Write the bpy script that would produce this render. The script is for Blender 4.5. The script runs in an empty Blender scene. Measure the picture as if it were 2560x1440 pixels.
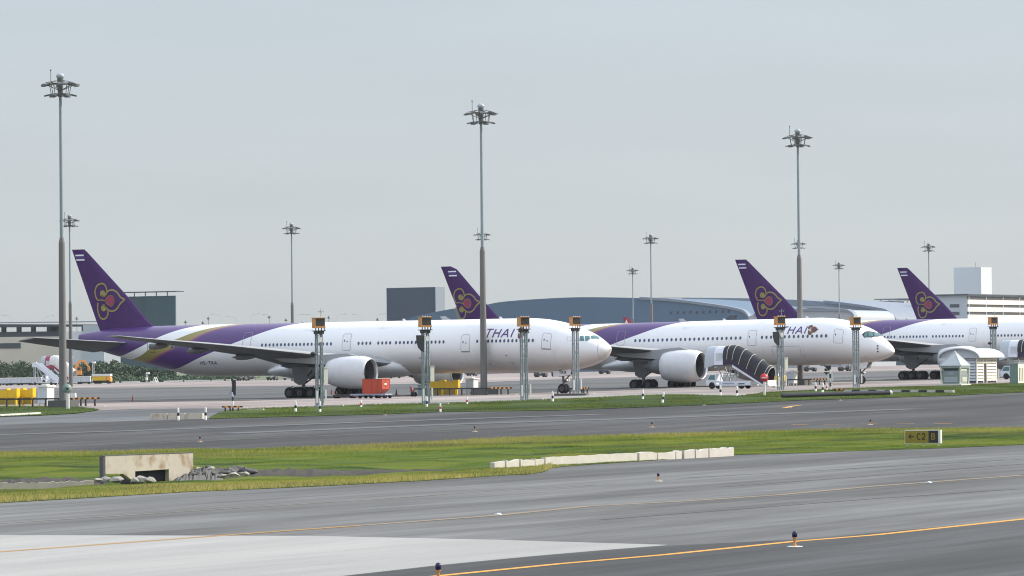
import bpy, bmesh, math, random
import numpy as np
from mathutils import Vector, Matrix
random.seed(7); rng = np.random.default_rng(7)
S = bpy.context.scene; COL = S.collection; R = math.radians

# ------------------------------------------------------------------ camera
F = 11000.0; HC = 4.85; PITCH = math.atan(201.4 / F); ROLL = 0.011; TILT = 0.009
fwd = np.array([0, math.cos(PITCH), math.sin(PITCH)]); _u = np.array([0, -math.sin(PITCH), math.cos(PITCH)]); _r = np.array([1., 0, 0])
right = _r * math.cos(ROLL) - _u * math.sin(ROLL); up = _u * math.cos(ROLL) + _r * math.sin(ROLL)
CP = np.array([0, 0, HC])
cd = bpy.data.cameras.new('camera'); cam = bpy.data.objects.new('camera', cd); COL.objects.link(cam)
cd.sensor_width = 36; cd.lens = F / 2560 * 36; cd.clip_start = 1; cd.clip_end = 40000
cam.matrix_world = Matrix(((right[0], up[0], -fwd[0], 0), (right[1], up[1], -fwd[1], 0), (right[2], up[2], -fwd[2], HC), (0, 0, 0, 1)))
S.camera = cam

# ------------------------------------------------------------------ sky, sun, exposure
SUN_EL, SUN_AZ = R(33), R(14)          # azimuth measured from +X (right) towards +Y (away)
W = bpy.data.worlds.new('World'); S.world = W; W.use_nodes = True
wn = W.node_tree; wn.nodes.clear()
sky = wn.nodes.new('ShaderNodeTexSky'); sky.sky_type = 'NISHITA'; sky.sun_disc = False
sky.sun_elevation = SUN_EL; sky.sun_rotation = R(90) - SUN_AZ
sky.air_density = 1.0; sky.dust_density = 1.0; sky.ozone_density = 1.0
hsv = wn.nodes.new('ShaderNodeHueSaturation'); hsv.inputs['Saturation'].default_value = 0.35
bg = wn.nodes.new('ShaderNodeBackground'); bg.inputs[1].default_value = 0.10
out = wn.nodes.new('ShaderNodeOutputWorld')
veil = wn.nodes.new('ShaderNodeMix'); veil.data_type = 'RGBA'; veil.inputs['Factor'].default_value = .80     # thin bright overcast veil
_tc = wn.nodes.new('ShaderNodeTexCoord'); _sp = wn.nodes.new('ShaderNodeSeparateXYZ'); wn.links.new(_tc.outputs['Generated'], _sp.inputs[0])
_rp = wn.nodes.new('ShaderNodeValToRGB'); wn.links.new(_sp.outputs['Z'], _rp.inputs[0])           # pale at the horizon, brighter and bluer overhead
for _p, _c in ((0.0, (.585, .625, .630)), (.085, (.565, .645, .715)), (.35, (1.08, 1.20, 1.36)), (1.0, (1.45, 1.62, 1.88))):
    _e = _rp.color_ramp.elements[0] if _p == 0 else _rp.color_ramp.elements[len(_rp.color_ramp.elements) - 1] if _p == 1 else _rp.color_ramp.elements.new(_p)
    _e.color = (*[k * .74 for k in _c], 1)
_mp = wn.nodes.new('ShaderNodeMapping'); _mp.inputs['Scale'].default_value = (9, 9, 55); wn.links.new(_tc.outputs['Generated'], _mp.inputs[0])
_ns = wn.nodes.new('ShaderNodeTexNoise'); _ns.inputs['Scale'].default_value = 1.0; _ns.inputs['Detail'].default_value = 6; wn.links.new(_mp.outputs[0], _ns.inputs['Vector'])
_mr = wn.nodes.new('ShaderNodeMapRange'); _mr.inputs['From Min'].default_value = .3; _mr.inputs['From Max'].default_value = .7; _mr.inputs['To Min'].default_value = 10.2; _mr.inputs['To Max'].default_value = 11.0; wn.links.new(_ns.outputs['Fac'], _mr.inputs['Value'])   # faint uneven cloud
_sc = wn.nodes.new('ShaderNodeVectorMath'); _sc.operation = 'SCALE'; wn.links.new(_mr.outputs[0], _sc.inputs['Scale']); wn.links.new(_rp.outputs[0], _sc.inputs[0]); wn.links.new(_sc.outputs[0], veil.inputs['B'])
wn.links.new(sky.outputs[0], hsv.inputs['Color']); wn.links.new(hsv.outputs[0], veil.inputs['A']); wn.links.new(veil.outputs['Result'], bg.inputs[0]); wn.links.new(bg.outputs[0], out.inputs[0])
sd = bpy.data.lights.new('sun', 'SUN'); sd.energy = 4.0; sd.angle = R(1.0); sd.color = (1, .91, .77)
so = bpy.data.objects.new('sun', sd); COL.objects.link(so)
so.rotation_euler = Vector((math.cos(SUN_EL) * math.cos(SUN_AZ), math.cos(SUN_EL) * math.sin(SUN_AZ), math.sin(SUN_EL))).to_track_quat('Z', 'Y').to_euler()
S.view_settings.view_transform = 'Standard'; S.view_settings.look = 'None'; S.view_settings.gamma = 1
S.view_settings.exposure = 0.37; S.cycles.filter_width = 1.1

# ------------------------------------------------------------------ ground shape and pixel helpers (used to find where things stand)
KY = [0, 250, 430, 700, 1200, 2000, 4000, 20000]; KZ = [0, 0, 1.85, 2.1, 2.9, 3.1, 3.1, 3.1]
def gz(X, Y):
    t = np.clip((np.asarray(Y) - 2000) / 2000., 0, 1)
    return np.interp(Y, KY, KZ) + TILT * np.asarray(X) * (1 - t)
def ray(px, py):
    d = fwd * F + right * (px - 1280) - up * (py - 720); return d / d[1]
def P(px, py, Y): return CP + ray(px, py) * Y
def G(px, py):
    d = ray(px, py); lo, hi = 45., 9000.
    for _ in range(50):
        m = (lo + hi) / 2; q = CP + d * m
        if q[2] > gz(q[0], q[1]): lo = m
        else: hi = m
    q = CP + d * lo; return Vector((q[0], q[1], float(gz(q[0], q[1]))))
def GY(px, Y, dz=0):                     # ground point seen at column px at distance Y
    X = (px - 1280) * Y / F; q = P(px, 900, Y); X = q[0]
    return Vector((X, Y, float(gz(X, Y)) + dz))

# ------------------------------------------------------------------ materials
def mat(name, col, rough=.6, var=.12, scale=3., metal=0., spec=None, stretch=None, bump=0., coat=0.):
    m = bpy.data.materials.new(name); m.use_nodes = True; nt = m.node_tree; b = nt.nodes['Principled BSDF']
    b.inputs['Roughness'].default_value = rough; b.inputs['Metallic'].default_value = metal
    if spec is not None: b.inputs['Specular IOR Level'].default_value = spec
    if coat: b.inputs['Coat Weight'].default_value = coat
    tc = nt.nodes.new('ShaderNodeTexCoord'); mp = nt.nodes.new('ShaderNodeMapping'); nt.links.new(tc.outputs['Object'], mp.inputs[0])
    if stretch: mp.inputs['Scale'].default_value = stretch
    n = nt.nodes.new('ShaderNodeTexNoise'); n.inputs['Scale'].default_value = scale; n.inputs['Detail'].default_value = 5
    nt.links.new(mp.outputs[0], n.inputs['Vector'])
    mx = nt.nodes.new('ShaderNodeMix'); mx.data_type = 'RGBA'
    mx.inputs['A'].default_value = (*[c * (1 - var) for c in col], 1); mx.inputs['B'].default_value = (*[min(1, c * (1 + var)) for c in col], 1)
    nt.links.new(n.outputs['Fac'], mx.inputs['Factor']); nt.links.new(mx.outputs['Result'], b.inputs['Base Color'])
    if bump:
        bp = nt.nodes.new('ShaderNodeBump'); bp.inputs['Strength'].default_value = bump; bp.inputs['Distance'].default_value = .02
        nt.links.new(n.outputs['Fac'], bp.inputs['Height']); nt.links.new(bp.outputs[0], b.inputs['Normal'])
    return m
M = {}
def mk(k, *a, **kw): M[k] = mat(k, *a, **kw)
mk('white_paint', (.78, .78, .79), .35, .03, .5, coat=.3); mk('engine_white', (.64, .64, .66), .4, .13, 1.3)
mk('offwhite', (.72, .70, .64), .55, .05, 2)
mk('purple_paint', (.056, .014, .108), .45, .08, .6, spec=.3)
mk('gold_paint', (.30, .235, .075), .5, .08, 2)
mk('pink_paint', (.28, .035, .085), .4, .08, 2)
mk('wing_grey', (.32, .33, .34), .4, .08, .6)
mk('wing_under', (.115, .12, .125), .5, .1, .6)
mk('fairing_white', (.62, .64, .66), .4, .05, .8)
mk('bare_metal', (.62, .63, .64), .3, .06, 2, metal=.8)
mk('inlet_dark', (.025, .028, .04), .5, .2, 2)
mk('tyre', (.012, .012, .015), .9, .2, 4)
mk('rim', (.06, .062, .07), .5, .1, 6)
mk('gear_grey', (.15, .16, .17), .5, .15, 4)
mk('dark_gear', (.06, .06, .065), .6, .2, 4)
mk('cabin_glass', (.06, .09, .16), .15, .35, 1)
mk('pane_glass', (.09, .19, .20), .06, .3, .8)
mk('door_line', (.30, .30, .36), .5, .1, 3)
mk('sill_dark', (.10, .09, .13), .5, .1, 3)
mk('title_purple', (.075, .035, .20), .4, .08, 2)
mk('maroon', (.12, .03, .06), .5, .15, 2)
mk('mark_dark', (.05, .045, .06), .6, .1, 3)
mk('steel', (.24, .28, .30), .45, .15, 6, metal=.3)
mk('mast_upper', (.24, .29, .31), .45, .12, 2)
mk('mast_lower', (.15, .145, .14), .7, .25, .6, stretch=(1, 1, .25))
mk('lamp_dark', (.10, .11, .11), .5, .2, 4)
mk('dome_white', (.68, .68, .65), .4, .05, 4)
mk('black', (.02, .022, .03), .6, .2, 4)
mk('rail_dark', (.035, .03, .03), .6, .2, 4)
mk('orange', (.85, .33, .06), .5, .08, 6)
mk('box_orange', (.55, .25, .07), .5, .1, 6)
mk('screen', (.04, .036, .03), .5, .15, 6)
mk('yellow', (.70, .44, .01), .5, .08, 3)
mk('cabinet_grey', (.50, .55, .60), .5, .06, 3)
mk('cab_cream', (.70, .70, .60), .5, .06, 3)
mk('red', (.65, .03, .05), .45, .08, 6)
mk('red_dark', (.20, .02, .025), .5, .12, 3)
mk('container_red', (.42, .055, .022), .55, .15, 3, bump=.1)
mk('concrete', (.50, .44, .36), .85, .3, 3, bump=.4)
mk('concrete_pale', (.52, .49, .44), .85, .18, 2, bump=.3)
mk('plinth', (.10, .10, .10), .85, .3, 3, bump=.3)
mk('dark_rock', (.10, .095, .09), .9, .5, 4, bump=.5); mk('rock', (.34, .32, .29), .9, .5, 4, bump=.5)
mk('soil', (.035, .03, .022), .95, .4, 1.5, bump=.4)
mk('sign_yellow', (.27, .20, .015), .5, .06, 8)
mk('sign_black', (.02, .02, .022), .5, .1, 8)
mk('blue_lamp', (.012, .008, .06), .25, .2, 8)
mk('hut_roof', (.46, .49, .51), .5, .08, 2)
mk('kiosk_grey', (.25, .29, .285), .6, .08, 2); mk('hut_wall', (.76, .73, .62), .6, .06, 3)
mk('green_grey', (.17, .24, .22), .55, .1, 2)
mk('kiosk_glass', (.02, .04, .05), .15, .2, 3)
mk('terminal_wall', (.075, .135, .215), .5, .06, .05)
mk('terminal_rim', (.20, .235, .29), .5, .06, .1)
mk('terminal_pale', (.36, .39, .42), .5, .06, .1)
mk('terminal_white', (.62, .64, .66), .5, .05, .1)
mk('navy_wall', (.022, .042, .085), .5, .08, .05)
mk('scaffold_net', (.035, .075, .10), .8, .35, .25, stretch=(1, 1, .2))
mk('band_white', (.75, .72, .64), .6, .05, .1)
mk('band_dark', (.05, .05, .05), .7, .6, .5)
mk('wall_grey', (.42, .47, .52), .6, .08, .15)
mk('bridge_dark', (.055, .065, .08), .8, .15, .1)
mk('bridge_beige', (.55, .50, .43), .8, .15, .1)
mk('leaf', (.045, .085, .035), .7, .3, .12)
mk('bark', (.10, .07, .05), .9, .3, 2)
mk('pale_steel', (.40, .43, .44), .6, .1, 1)
mk('canopy_black', (.011, .011, .018), .6, .2, 2)
mk('deep_purple', (.018, .010, .04), .5, .1, 2)
mk('stair_white', (.66, .69, .76), .45, .06, 2)
mk('letter_grey', (.30, .34, .44), .5, .1, 4)
mk('ground_far', (.10, .12, .06), .95, .3, .02)
mk('yellow_line', (.60, .28, .03), .7, .25, 1.5, stretch=(.3, 1, 1))
mk('worn_line', (.22, .165, .105), .75, .35, .6, stretch=(.3, 1, 1))
mk('brown_line', (.33, .175, .03), .75, .35, .6, stretch=(.3, 1, 1)); mk('faint_line', (.20, .18, .15), .8, .3, .4, stretch=(.3, 1, 1))
mk('white_line', (.5, .5, .5), .8, .3, .4, stretch=(.3, 1, 1))
mk('streak', (.085, .088, .094), .7, .35, .12, stretch=(.1, 1, 1)); mk('seam', (.045, .045, .048), .8, .3, .6)
mk('maroon_tail', (.30, .02, .06), .45, .06, 2)

def pavement(name, c0, c1, c2, rough=.75, sx=.02, sy=.25, k=1.):
    """streaky worn asphalt / concrete: broad patches, long rubber streaks and grain"""
    m = bpy.data.materials.new(name); m.use_nodes = True; nt = m.node_tree; b = nt.nodes['Principled BSDF']; L = nt.links
    tc = nt.nodes.new('ShaderNodeTexCoord')
    def noise(scale, vec, det=6, rgh=.6):
        mr = nt.nodes.new('ShaderNodeMapping'); mr.inputs['Rotation'].default_value = (0, 0, R(-62)); L.new(tc.outputs['Object'], mr.inputs[0])     # streaks run along the taxiway
        mp = nt.nodes.new('ShaderNodeMapping'); mp.inputs['Scale'].default_value = vec; L.new(mr.outputs[0], mp.inputs[0]); n = nt.nodes.new('ShaderNodeTexNoise')
        n.inputs['Scale'].default_value = scale; n.inputs['Detail'].default_value = det; n.inputs['Roughness'].default_value = rgh
        L.new(mp.outputs[0], n.inputs['Vector']); return n
    n1 = noise(1, (sx, sy * .5, 1)); n2 = noise(1, (sx * 3, sy * 3, 1), 8, .7); n3 = noise(14, (1, 1, 1), 4, .75)
    r1 = nt.nodes.new('ShaderNodeValToRGB'); e = r1.color_ramp.elements
    e[0].position = .38; e[0].color = (*c0, 1); e[1].position = .62; e[1].color = (*c2, 1)
    em = e.new(.5); em.color = (*c1, 1); L.new(n1.outputs['Fac'], r1.inputs[0])
    r2 = nt.nodes.new('ShaderNodeValToRGB'); e = r2.color_ramp.elements
    e[0].position = .35; e[0].color = (1 - .38 * k, 1 - .385 * k, 1 - .39 * k, 1); e[1].position = .60; e[1].color = (1 + .1 * k, 1 + .1 * k, 1 + .1 * k, 1); L.new(n2.outputs['Fac'], r2.inputs[0])
    r3 = nt.nodes.new('ShaderNodeMapRange'); r3.inputs['To Min'].default_value = .72; r3.inputs['To Max'].default_value = 1.28; L.new(n3.outputs['Fac'], r3.inputs[0])
    x1 = nt.nodes.new('ShaderNodeMix'); x1.data_type = 'RGBA'; x1.blend_type = 'MULTIPLY'; x1.inputs['Factor'].default_value = 1
    L.new(r1.outputs[0], x1.inputs['A']); L.new(r2.outputs[0], x1.inputs['B'])
    x2 = nt.nodes.new('ShaderNodeVectorMath'); x2.operation = 'SCALE'; L.new(x1.outputs['Result'], x2.inputs[0]); L.new(r3.outputs[0], x2.inputs['Scale'])
    n4 = noise(1, (.012, .035, 1), 3, .5); r4 = nt.nodes.new('ShaderNodeMapRange'); r4.inputs['From Min'].default_value = .35; r4.inputs['From Max'].default_value = .65; r4.inputs['To Min'].default_value = 1 - .26 * k; r4.inputs['To Max'].default_value = 1 + .16 * k; L.new(n4.outputs['Fac'], r4.inputs['Value'])
    x3 = nt.nodes.new('ShaderNodeVectorMath'); x3.operation = 'SCALE'; L.new(x2.outputs[0], x3.inputs[0]); L.new(r4.outputs[0], x3.inputs['Scale'])
    L.new(x3.outputs[0], b.inputs['Base Color']); b.inputs['Roughness'].default_value = rough; b.inputs['Specular IOR Level'].default_value = .3
    M[name] = m
pavement('asphalt_near', (.080, .078, .075), (.122, .121, .119), (.162, .163, .163), sx=.02, sy=.26, k=.95)
pavement('asphalt_mid', (.028, .0265, .025), (.042, .040, .038), (.078, .077, .077), sx=.006, sy=.14)
pavement('asphalt_lane', (.082, .082, .082), (.098, .098, .098), (.118, .118, .118), sx=.006, sy=.05)
pavement('concrete_patch', (.30, .295, .285), (.318, .313, .303), (.335, .330, .318), sx=.03, sy=.3, k=.3)
pavement('apron_pink', (.255, .215, .20), (.29, .245, .23), (.325, .275, .26), sx=.006, sy=.06)
pavement('road_pale', (.25, .24, .225), (.28, .27, .255), (.31, .30, .285), sx=.01, sy=.08)
pavement('road_blue', (.10, .106, .113), (.125, .131, .139), (.15, .158, .166), sx=.01, sy=.1)

def grass_mat(name, greens, dry, ns, thin=True):
    m = bpy.data.materials.new(name); m.use_nodes = True; nt = m.node_tree; b = nt.nodes['Principled BSDF']; L = nt.links
    tc = nt.nodes.new('ShaderNodeTexCoord')
    mp = nt.nodes.new('ShaderNodeMapping'); mp.inputs['Scale'].default_value = (.35, 1, 1); L.new(tc.outputs['Object'], mp.inputs[0])
    n = nt.nodes.new('ShaderNodeTexNoise'); n.inputs['Scale'].default_value = ns; n.inputs['Detail'].default_value = 7; n.inputs['Roughness'].default_value = .65
    L.new(mp.outputs[0], n.inputs['Vector'])
    r = nt.nodes.new('ShaderNodeValToRGB'); e = r.color_ramp.elements
    e[0].position = .36; e[0].color = (*greens[0], 1); e[1].position = .63; e[1].color = (*greens[2], 1); k = e.new(.5); k.color = (*greens[1], 1)
    L.new(n.outputs['Fac'], r.inputs[0])
    at = nt.nodes.new('ShaderNodeAttribute'); at.attribute_name = 'dry'
    mx = nt.nodes.new('ShaderNodeMix'); mx.data_type = 'RGBA'; mx.inputs['B'].default_value = (*dry, 1)
    L.new(at.outputs['Fac'], mx.inputs['Factor']); L.new(r.outputs[0], mx.inputs['A']); L.new(mx.outputs['Result'], b.inputs['Base Color'])
    b.inputs['Roughness'].default_value = .7; b.inputs['Specular IOR Level'].default_value = .2
    tr = nt.nodes.new('ShaderNodeBsdfTranslucent'); L.new(mx.outputs['Result'], tr.inputs[0]); ms = nt.nodes.new('ShaderNodeMixShader'); ms.inputs[0].default_value = .45 if thin else 0.     # blades let light through
    L.new(b.outputs[0], ms.inputs[1]); L.new(tr.outputs[0], ms.inputs[2]); L.new(ms.outputs[0], nt.nodes['Material Output'].inputs[0])
    M[name] = m
grass_mat('grass_near', [(.034, .070, .006), (.115, .185, .009), (.225, .25, .018)], (.47, .385, .15), .16)
grass_mat('grass_back', [(.035, .065, .008), (.07, .12, .012), (.115, .165, .022)], (.26, .23, .07), .08)

def stained():
    m = mat('stained_concrete', (.60, .53, .43), .85, .10, 3, bump=.3); nt = m.node_tree; b = nt.nodes['Principled BSDF']; src = b.inputs['Base Color'].links[0].from_socket
    tc = nt.nodes.new('ShaderNodeTexCoord'); mp = nt.nodes.new('ShaderNodeMapping'); mp.inputs['Scale'].default_value = (1.5, 1.5, .9); nt.links.new(tc.outputs['Object'], mp.inputs[0])
    n = nt.nodes.new('ShaderNodeTexNoise'); n.inputs['Scale'].default_value = 1.6; n.inputs['Detail'].default_value = 6; nt.links.new(mp.outputs[0], n.inputs['Vector'])
    r = nt.nodes.new('ShaderNodeMapRange'); r.inputs['From Min'].default_value = .5; r.inputs['From Max'].default_value = .68; r.inputs['To Max'].default_value = .75; nt.links.new(n.outputs['Fac'], r.inputs['Value'])
    x = nt.nodes.new('ShaderNodeMix'); x.data_type = 'RGBA'; x.inputs['B'].default_value = (.33, .20, .10, 1); nt.links.new(r.outputs[0], x.inputs['Factor']); nt.links.new(src, x.inputs['A']); nt.links.new(x.outputs['Result'], b.inputs['Base Color'])
    M['stained_concrete'] = m
stained()
# ------------------------------------------------------------------ mesh builder
class MB:
    def __init__(s): s.v = []; s.f = []; s.m = []; s.sm = []; s.uv = None
    def add(s, vs, fs, m=0, sm=False):
        o = len(s.v); s.v += [tuple(map(float, p)) for p in vs]
        for f in fs: s.f.append([i + o for i in f]); s.m.append(m); s.sm.append(sm)
    def box(s, c, d, m=0, rz=0, taper=1.):
        x, y, z = [k / 2 for k in d]; ca, sa = math.cos(rz), math.sin(rz); vs = []
        for dz in (-1, 1):
            t = taper if dz > 0 else 1
            for dx, dy in ((-1, -1), (1, -1), (1, 1), (-1, 1)):
                X, Y = dx * x * t, dy * y * t; vs.append((c[0] + X * ca - Y * sa, c[1] + X * sa + Y * ca, c[2] + dz * z))
        s.add(vs, [(0, 3, 2, 1), (4, 5, 6, 7), (0, 1, 5, 4), (1, 2, 6, 5), (2, 3, 7, 6), (3, 0, 4, 7)], m)
    def bx(s, x0, x1, y0, y1, z0, z1, m=0): s.box(((x0 + x1) / 2, (y0 + y1) / 2, (z0 + z1) / 2), (x1 - x0, y1 - y0, z1 - z0), m)
    def loft(s, rings, m=0, sm=True, closed=True, caps=True):
        n = len(rings[0]); vs = [p for r in rings for p in r]; fs = []
        for i in range(len(rings) - 1):
            for j in range(n if closed else n - 1):
                k = (j + 1) % n; fs.append((i * n + j, i * n + k, (i + 1) * n + k, (i + 1) * n + j))
        s.add(vs, fs, m, sm)
        if caps and closed:
            s.add(rings[0], [tuple(range(n))[::-1]], m); s.add(rings[-1], [tuple(range(n))], m)
    def tube(s, p, q, r0, r1=None, n=10, m=0, sm=True, caps=True):
        p, q = Vector(p), Vector(q); r1 = r0 if r1 is None else r1; d = (q - p).normalized()
        a = d.orthogonal().normalized(); b = d.cross(a); rings = []
        for c, r in ((p, r0), (q, r1)):
            rings.append([c + (a * math.cos(2 * math.pi * k / n) + b * math.sin(2 * math.pi * k / n)) * r for k in range(n)])
        s.loft(rings, m, sm, True, caps)
    def bar(s, p, q, w, h=None, m=0):
        s.tube(p, q, (w if h is None else (w + h) / 2) * .7071, n=4, m=m, sm=False)
    def lathe(s, o, ax, prof, n=24, m=0, caps=True, sm=True):
        o = Vector(o); d = Vector(ax).normalized(); a = d.orthogonal().normalized(); b = d.cross(a); rings = []
        for t, r in prof: rings.append([o + d * t + (a * math.cos(2 * math.pi * k / n) + b * math.sin(2 * math.pi * k / n)) * max(r, .001) for k in range(n)])
        s.loft(rings, m, sm, True, caps)
    def prism(s, poly, origin, e1, e2, e3, depth, m=0):
        o, e1, e2, e3 = Vector(origin), Vector(e1), Vector(e2), Vector(e3); n = len(poly)
        A = [o + e1 * x + e2 * y for x, y in poly]; B = [p + e3 * depth for p in A]
        s.add(A + B, [tuple(range(n)), tuple(range(2 * n - 1, n - 1, -1))] + [(i, i + n, (i + 1) % n + n, (i + 1) % n) for i in range(n)], m)
    def ell(s, c, rad, m=0, n=12, k=8):
        rings = []
        for i in range(k + 1):
            t = math.pi * i / k; rings.append([(c[0] + rad[0] * math.sin(t) * math.cos(2 * math.pi * j / n), c[1] + rad[1] * math.sin(t) * math.sin(2 * math.pi * j / n), c[2] + rad[2] * math.cos(t)) for j in range(n)])
        s.loft(rings, m, True, True, False)
    def obj(s, name, mats, parent=None, loc=None, rz=0, fix=True):
        me = bpy.data.meshes.new(name); me.from_pydata(s.v, [], s.f)
        if isinstance(mats, str): mats = [mats]
        for k in mats: me.materials.append(M[k])
        me.polygons.foreach_set('material_index', s.m); me.polygons.foreach_set('use_smooth', s.sm)
        if s.uv is not None:
            l = me.uv_layers.new(name='UVMap'); li = np.zeros(len(me.loops), dtype=np.int32); me.loops.foreach_get('vertex_index', li)
            l.data.foreach_set('uv', np.asarray(s.uv, dtype=np.float32)[li].ravel())
        if fix:
            bm = bmesh.new(); bm.from_mesh(me); bmesh.ops.recalc_face_normals(bm, faces=bm.faces); bm.to_mesh(me); bm.free()
        me.update(); o = bpy.data.objects.new(name, me); COL.objects.link(o)
        if parent is not None: o.parent = parent
        if loc is not None: o.location = loc
        o.rotation_euler.z = rz
        return o
def tag(o, label=None, cat=None, group=None, kind=None):
    if label: o['label'] = label
    if cat: o['category'] = cat
    if group: o['group'] = group
    if kind: o['kind'] = kind
    return o
def empty(name, label, cat, loc=(0, 0, 0), rz=0, group=None):
    o = bpy.data.objects.new(name, None); COL.objects.link(o); o.location = loc; o.rotation_euler.z = rz; o.empty_display_size = .5
    return tag(o, label, cat, group)
KIDS = {}
def kids(o): return [c for c in COL.objects if c.parent is o]
def copy_tree(o, parent=None, skip=()):
    c = o.copy(); COL.objects.link(c); c.parent = parent
    for k in kids(o):
        if k.name.split('.')[0] not in skip: copy_tree(k, c, skip)
    return c
def put(proto, first, loc, rz, label, group=None, skip=()):
    o = proto if first else copy_tree(proto, None, skip)
    o.location = loc; o.rotation_euler.z = rz; o['label'] = label
    if group: o['group'] = group
    return o

# ------------------------------------------------------------------ ground, taxiways, apron
def line(pts):
    xs = [p[0] for p in pts]; ys = [p[1] for p in pts]
    s0 = (ys[1] - ys[0]) / (xs[1] - xs[0]); s1 = (ys[-1] - ys[-2]) / (xs[-1] - xs[-2])
    def f(x):
        if x < xs[0]: return ys[0] + s0 * (x - xs[0]) * .7
        if x > xs[-1]: return ys[-1] + s1 * (x - xs[-1]) * .7
        return float(np.interp(x, xs, ys))
    return f
def sheet(name, near, far, x0, x1, m, dz=0., rows=14, step=30, kind='structure', dip=None):
    """a sheet of ground between two boundary lines, following the lie of the land"""
    b = MB(); xs = np.arange(x0, x1 + 1, step); grid = []
    for x in xs:
        a = near(x) if callable(near) else near; c = far(x) if callable(far) else far
        p = G(x, a) if not isinstance(a, Vector) else a; q = G(x, c)
        if q.y < p.y: q = p.copy()
        for k in range(rows + 1):
            t = k / rows; X = p.x + (q.x - p.x) * t; Y = p.y + (q.y - p.y) * t
            z = float(gz(X, Y)) + dz
            if dip: z += dip(X, Y, t, x)
            grid.append((X, Y, z))
    n = rows + 1; fs = []
    for i in range(len(xs) - 1):
        for j in range(rows): fs.append((i * n + j, (i + 1) * n + j, (i + 1) * n + j + 1, i * n + j + 1))
    b.add(grid, fs, 0, True); o = b.obj(name, m)
    return tag(o, kind=kind) if kind else o
L1 = line([(-300, 1275), (0, 1258), (457, 1231), (800, 1216), (1046, 1203), (1257, 1189), (1327, 1186), (1362, 1180), (1376, 1172), (1400, 1167), (1843, 1137), (2011, 1133), (2187, 1126), (2363, 1120.6), (2560, 1112)])
L2 = line([(0, 1131), (258, 1131), (471, 1123), (598, 1124), (900, 1115), (940, 1111), (1151, 1102), (1327, 1093.5), (1700, 1085.5), (1906, 1078.5), (2117, 1073), (2560, 1070)])
L3 = line([(-300, 1075), (0, 1062), (523, 1047), (950, 1036), (1100, 1030), (1400, 1026), (1754, 1013), (2000, 1001), (2357, 990), (2560, 981)])
L4 = line([(525, 1046), (535, 1036), (560, 1029), (625, 1022), (950, 1011.7), (1304, 1002), (1550, 991.6), (1683, 988), (1850, 990), (1905, 983), (2100, 972), (2357, 965), (2560, 957)])
LP = line([(-300, 1040), (0, 1032), (245, 1026.5), (330, 1023), (545, 1021), (625, 1022), (950, 1012), (1304, 1004), (1550, 993), (1683, 990), (1850, 992), (1905, 984), (2100, 973), (2357, 966), (2560, 958)])
L5 = line([(-300, 1016), (192, 1007), (600, 1002), (1550, 976), (2011, 956), (2244, 952), (2560, 944)])
L6 = line([(-300, 979), (128, 970.6), (639, 966), (1162, 957), (1457, 946.5), (2011, 932.7), (2235, 928), (2560, 920)])
L7 = line([(-300, 966), (128, 960), (639, 951), (1300, 932), (1457, 927), (2228, 909.5), (2560, 903)])
# the base: one sheet to the horizon
b = MB(); ys = [5, 60, 120, 180, 230, 250, 300, 360, 430, 500, 600, 700, 900, 1200, 1600, 2000, 2600, 3200, 4000, 8000, 20000]
xs = [-9000, -3000, -900, -400, -200, -100, -50, 0, 50, 100, 200, 400, 900, 3000, 9000]; g = []
for y in ys:
    for x in xs: g.append((x, y, float(gz(max(-400, min(400, x)), y)) - (1.6 if y < 1300 else .3 if y < 2500 else 0)))
n = len(xs); b.add(g, [(i * n + j, i * n + j + 1, (i + 1) * n + j + 1, (i + 1) * n + j) for i in range(len(ys) - 1) for j in range(n - 1)], 0, True)
tag(b.obj('ground', 'ground_far'), kind='structure')
sheet('near_taxiway', line([(0, 2060), (2560, 2060)]), lambda x: L1(x) - .6, -600, 3200, 'asphalt_near', 0, 24)
def dip(X, Y, t, px):
    w = math.sin(math.pi * min(1, max(0, t))) ** .7
    if px > 1330: return .02 + .05 * math.sin(X * 1.3 + Y * .4) * w
    e = min(1, (1330 - px) / 260.); ditch = math.exp(-((t - .36) / .15) ** 2)
    return .02 - .30 * e * ditch + .10 * w * math.sin(X * .9) * math.sin(Y * .35)
sheet('grass_strip', L1, L2, -600, 3200, 'grass_near', 0, 26, 20, dip=dip)
sheet('middle_taxiway', lambda x: L2(x) + .4, lambda x: L3(x) - .4, -600, 3200, 'asphalt_mid', -.01, 18)
sheet('service_road', L3, lambda x: LP(x) - .3, -600, 660, 'road_blue', -.015, 8)
sheet('grass_verge', L3, L4, 523, 3200, 'grass_back', .03, 12, 20, dip=lambda X, Y, t, px: .12 * math.sin(math.pi * t) * (.6 + .4 * math.sin(X * .7)))
sheet('apron', LP, L7, -600, 3200, 'apron_pink', 0, 40)
sheet('apron_lane', L5, L6, -600, 3200, 'asphalt_lane', .03, 30)
sheet('service_lane', lambda x: LP(x) + .5, lambda x: LP(x) - float(np.interp(x, [880, 1000, 1700, 1900], [.5, 7, 8, 2])), 880, 1900, 'road_pale', .02, 4)
# the grass island on the left
ISL = line([(-300, 1058), (0, 1042), (100, 1039), (190, 1034), (240, 1027), (250, 1024)])
ISU = line([(-300, 1022), (0, 1016), (180, 1016), (235, 1022), (250, 1024)])
sheet('grass_island', ISL, ISU, -600, 250, 'grass_back', .05, 6, 10)
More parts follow.
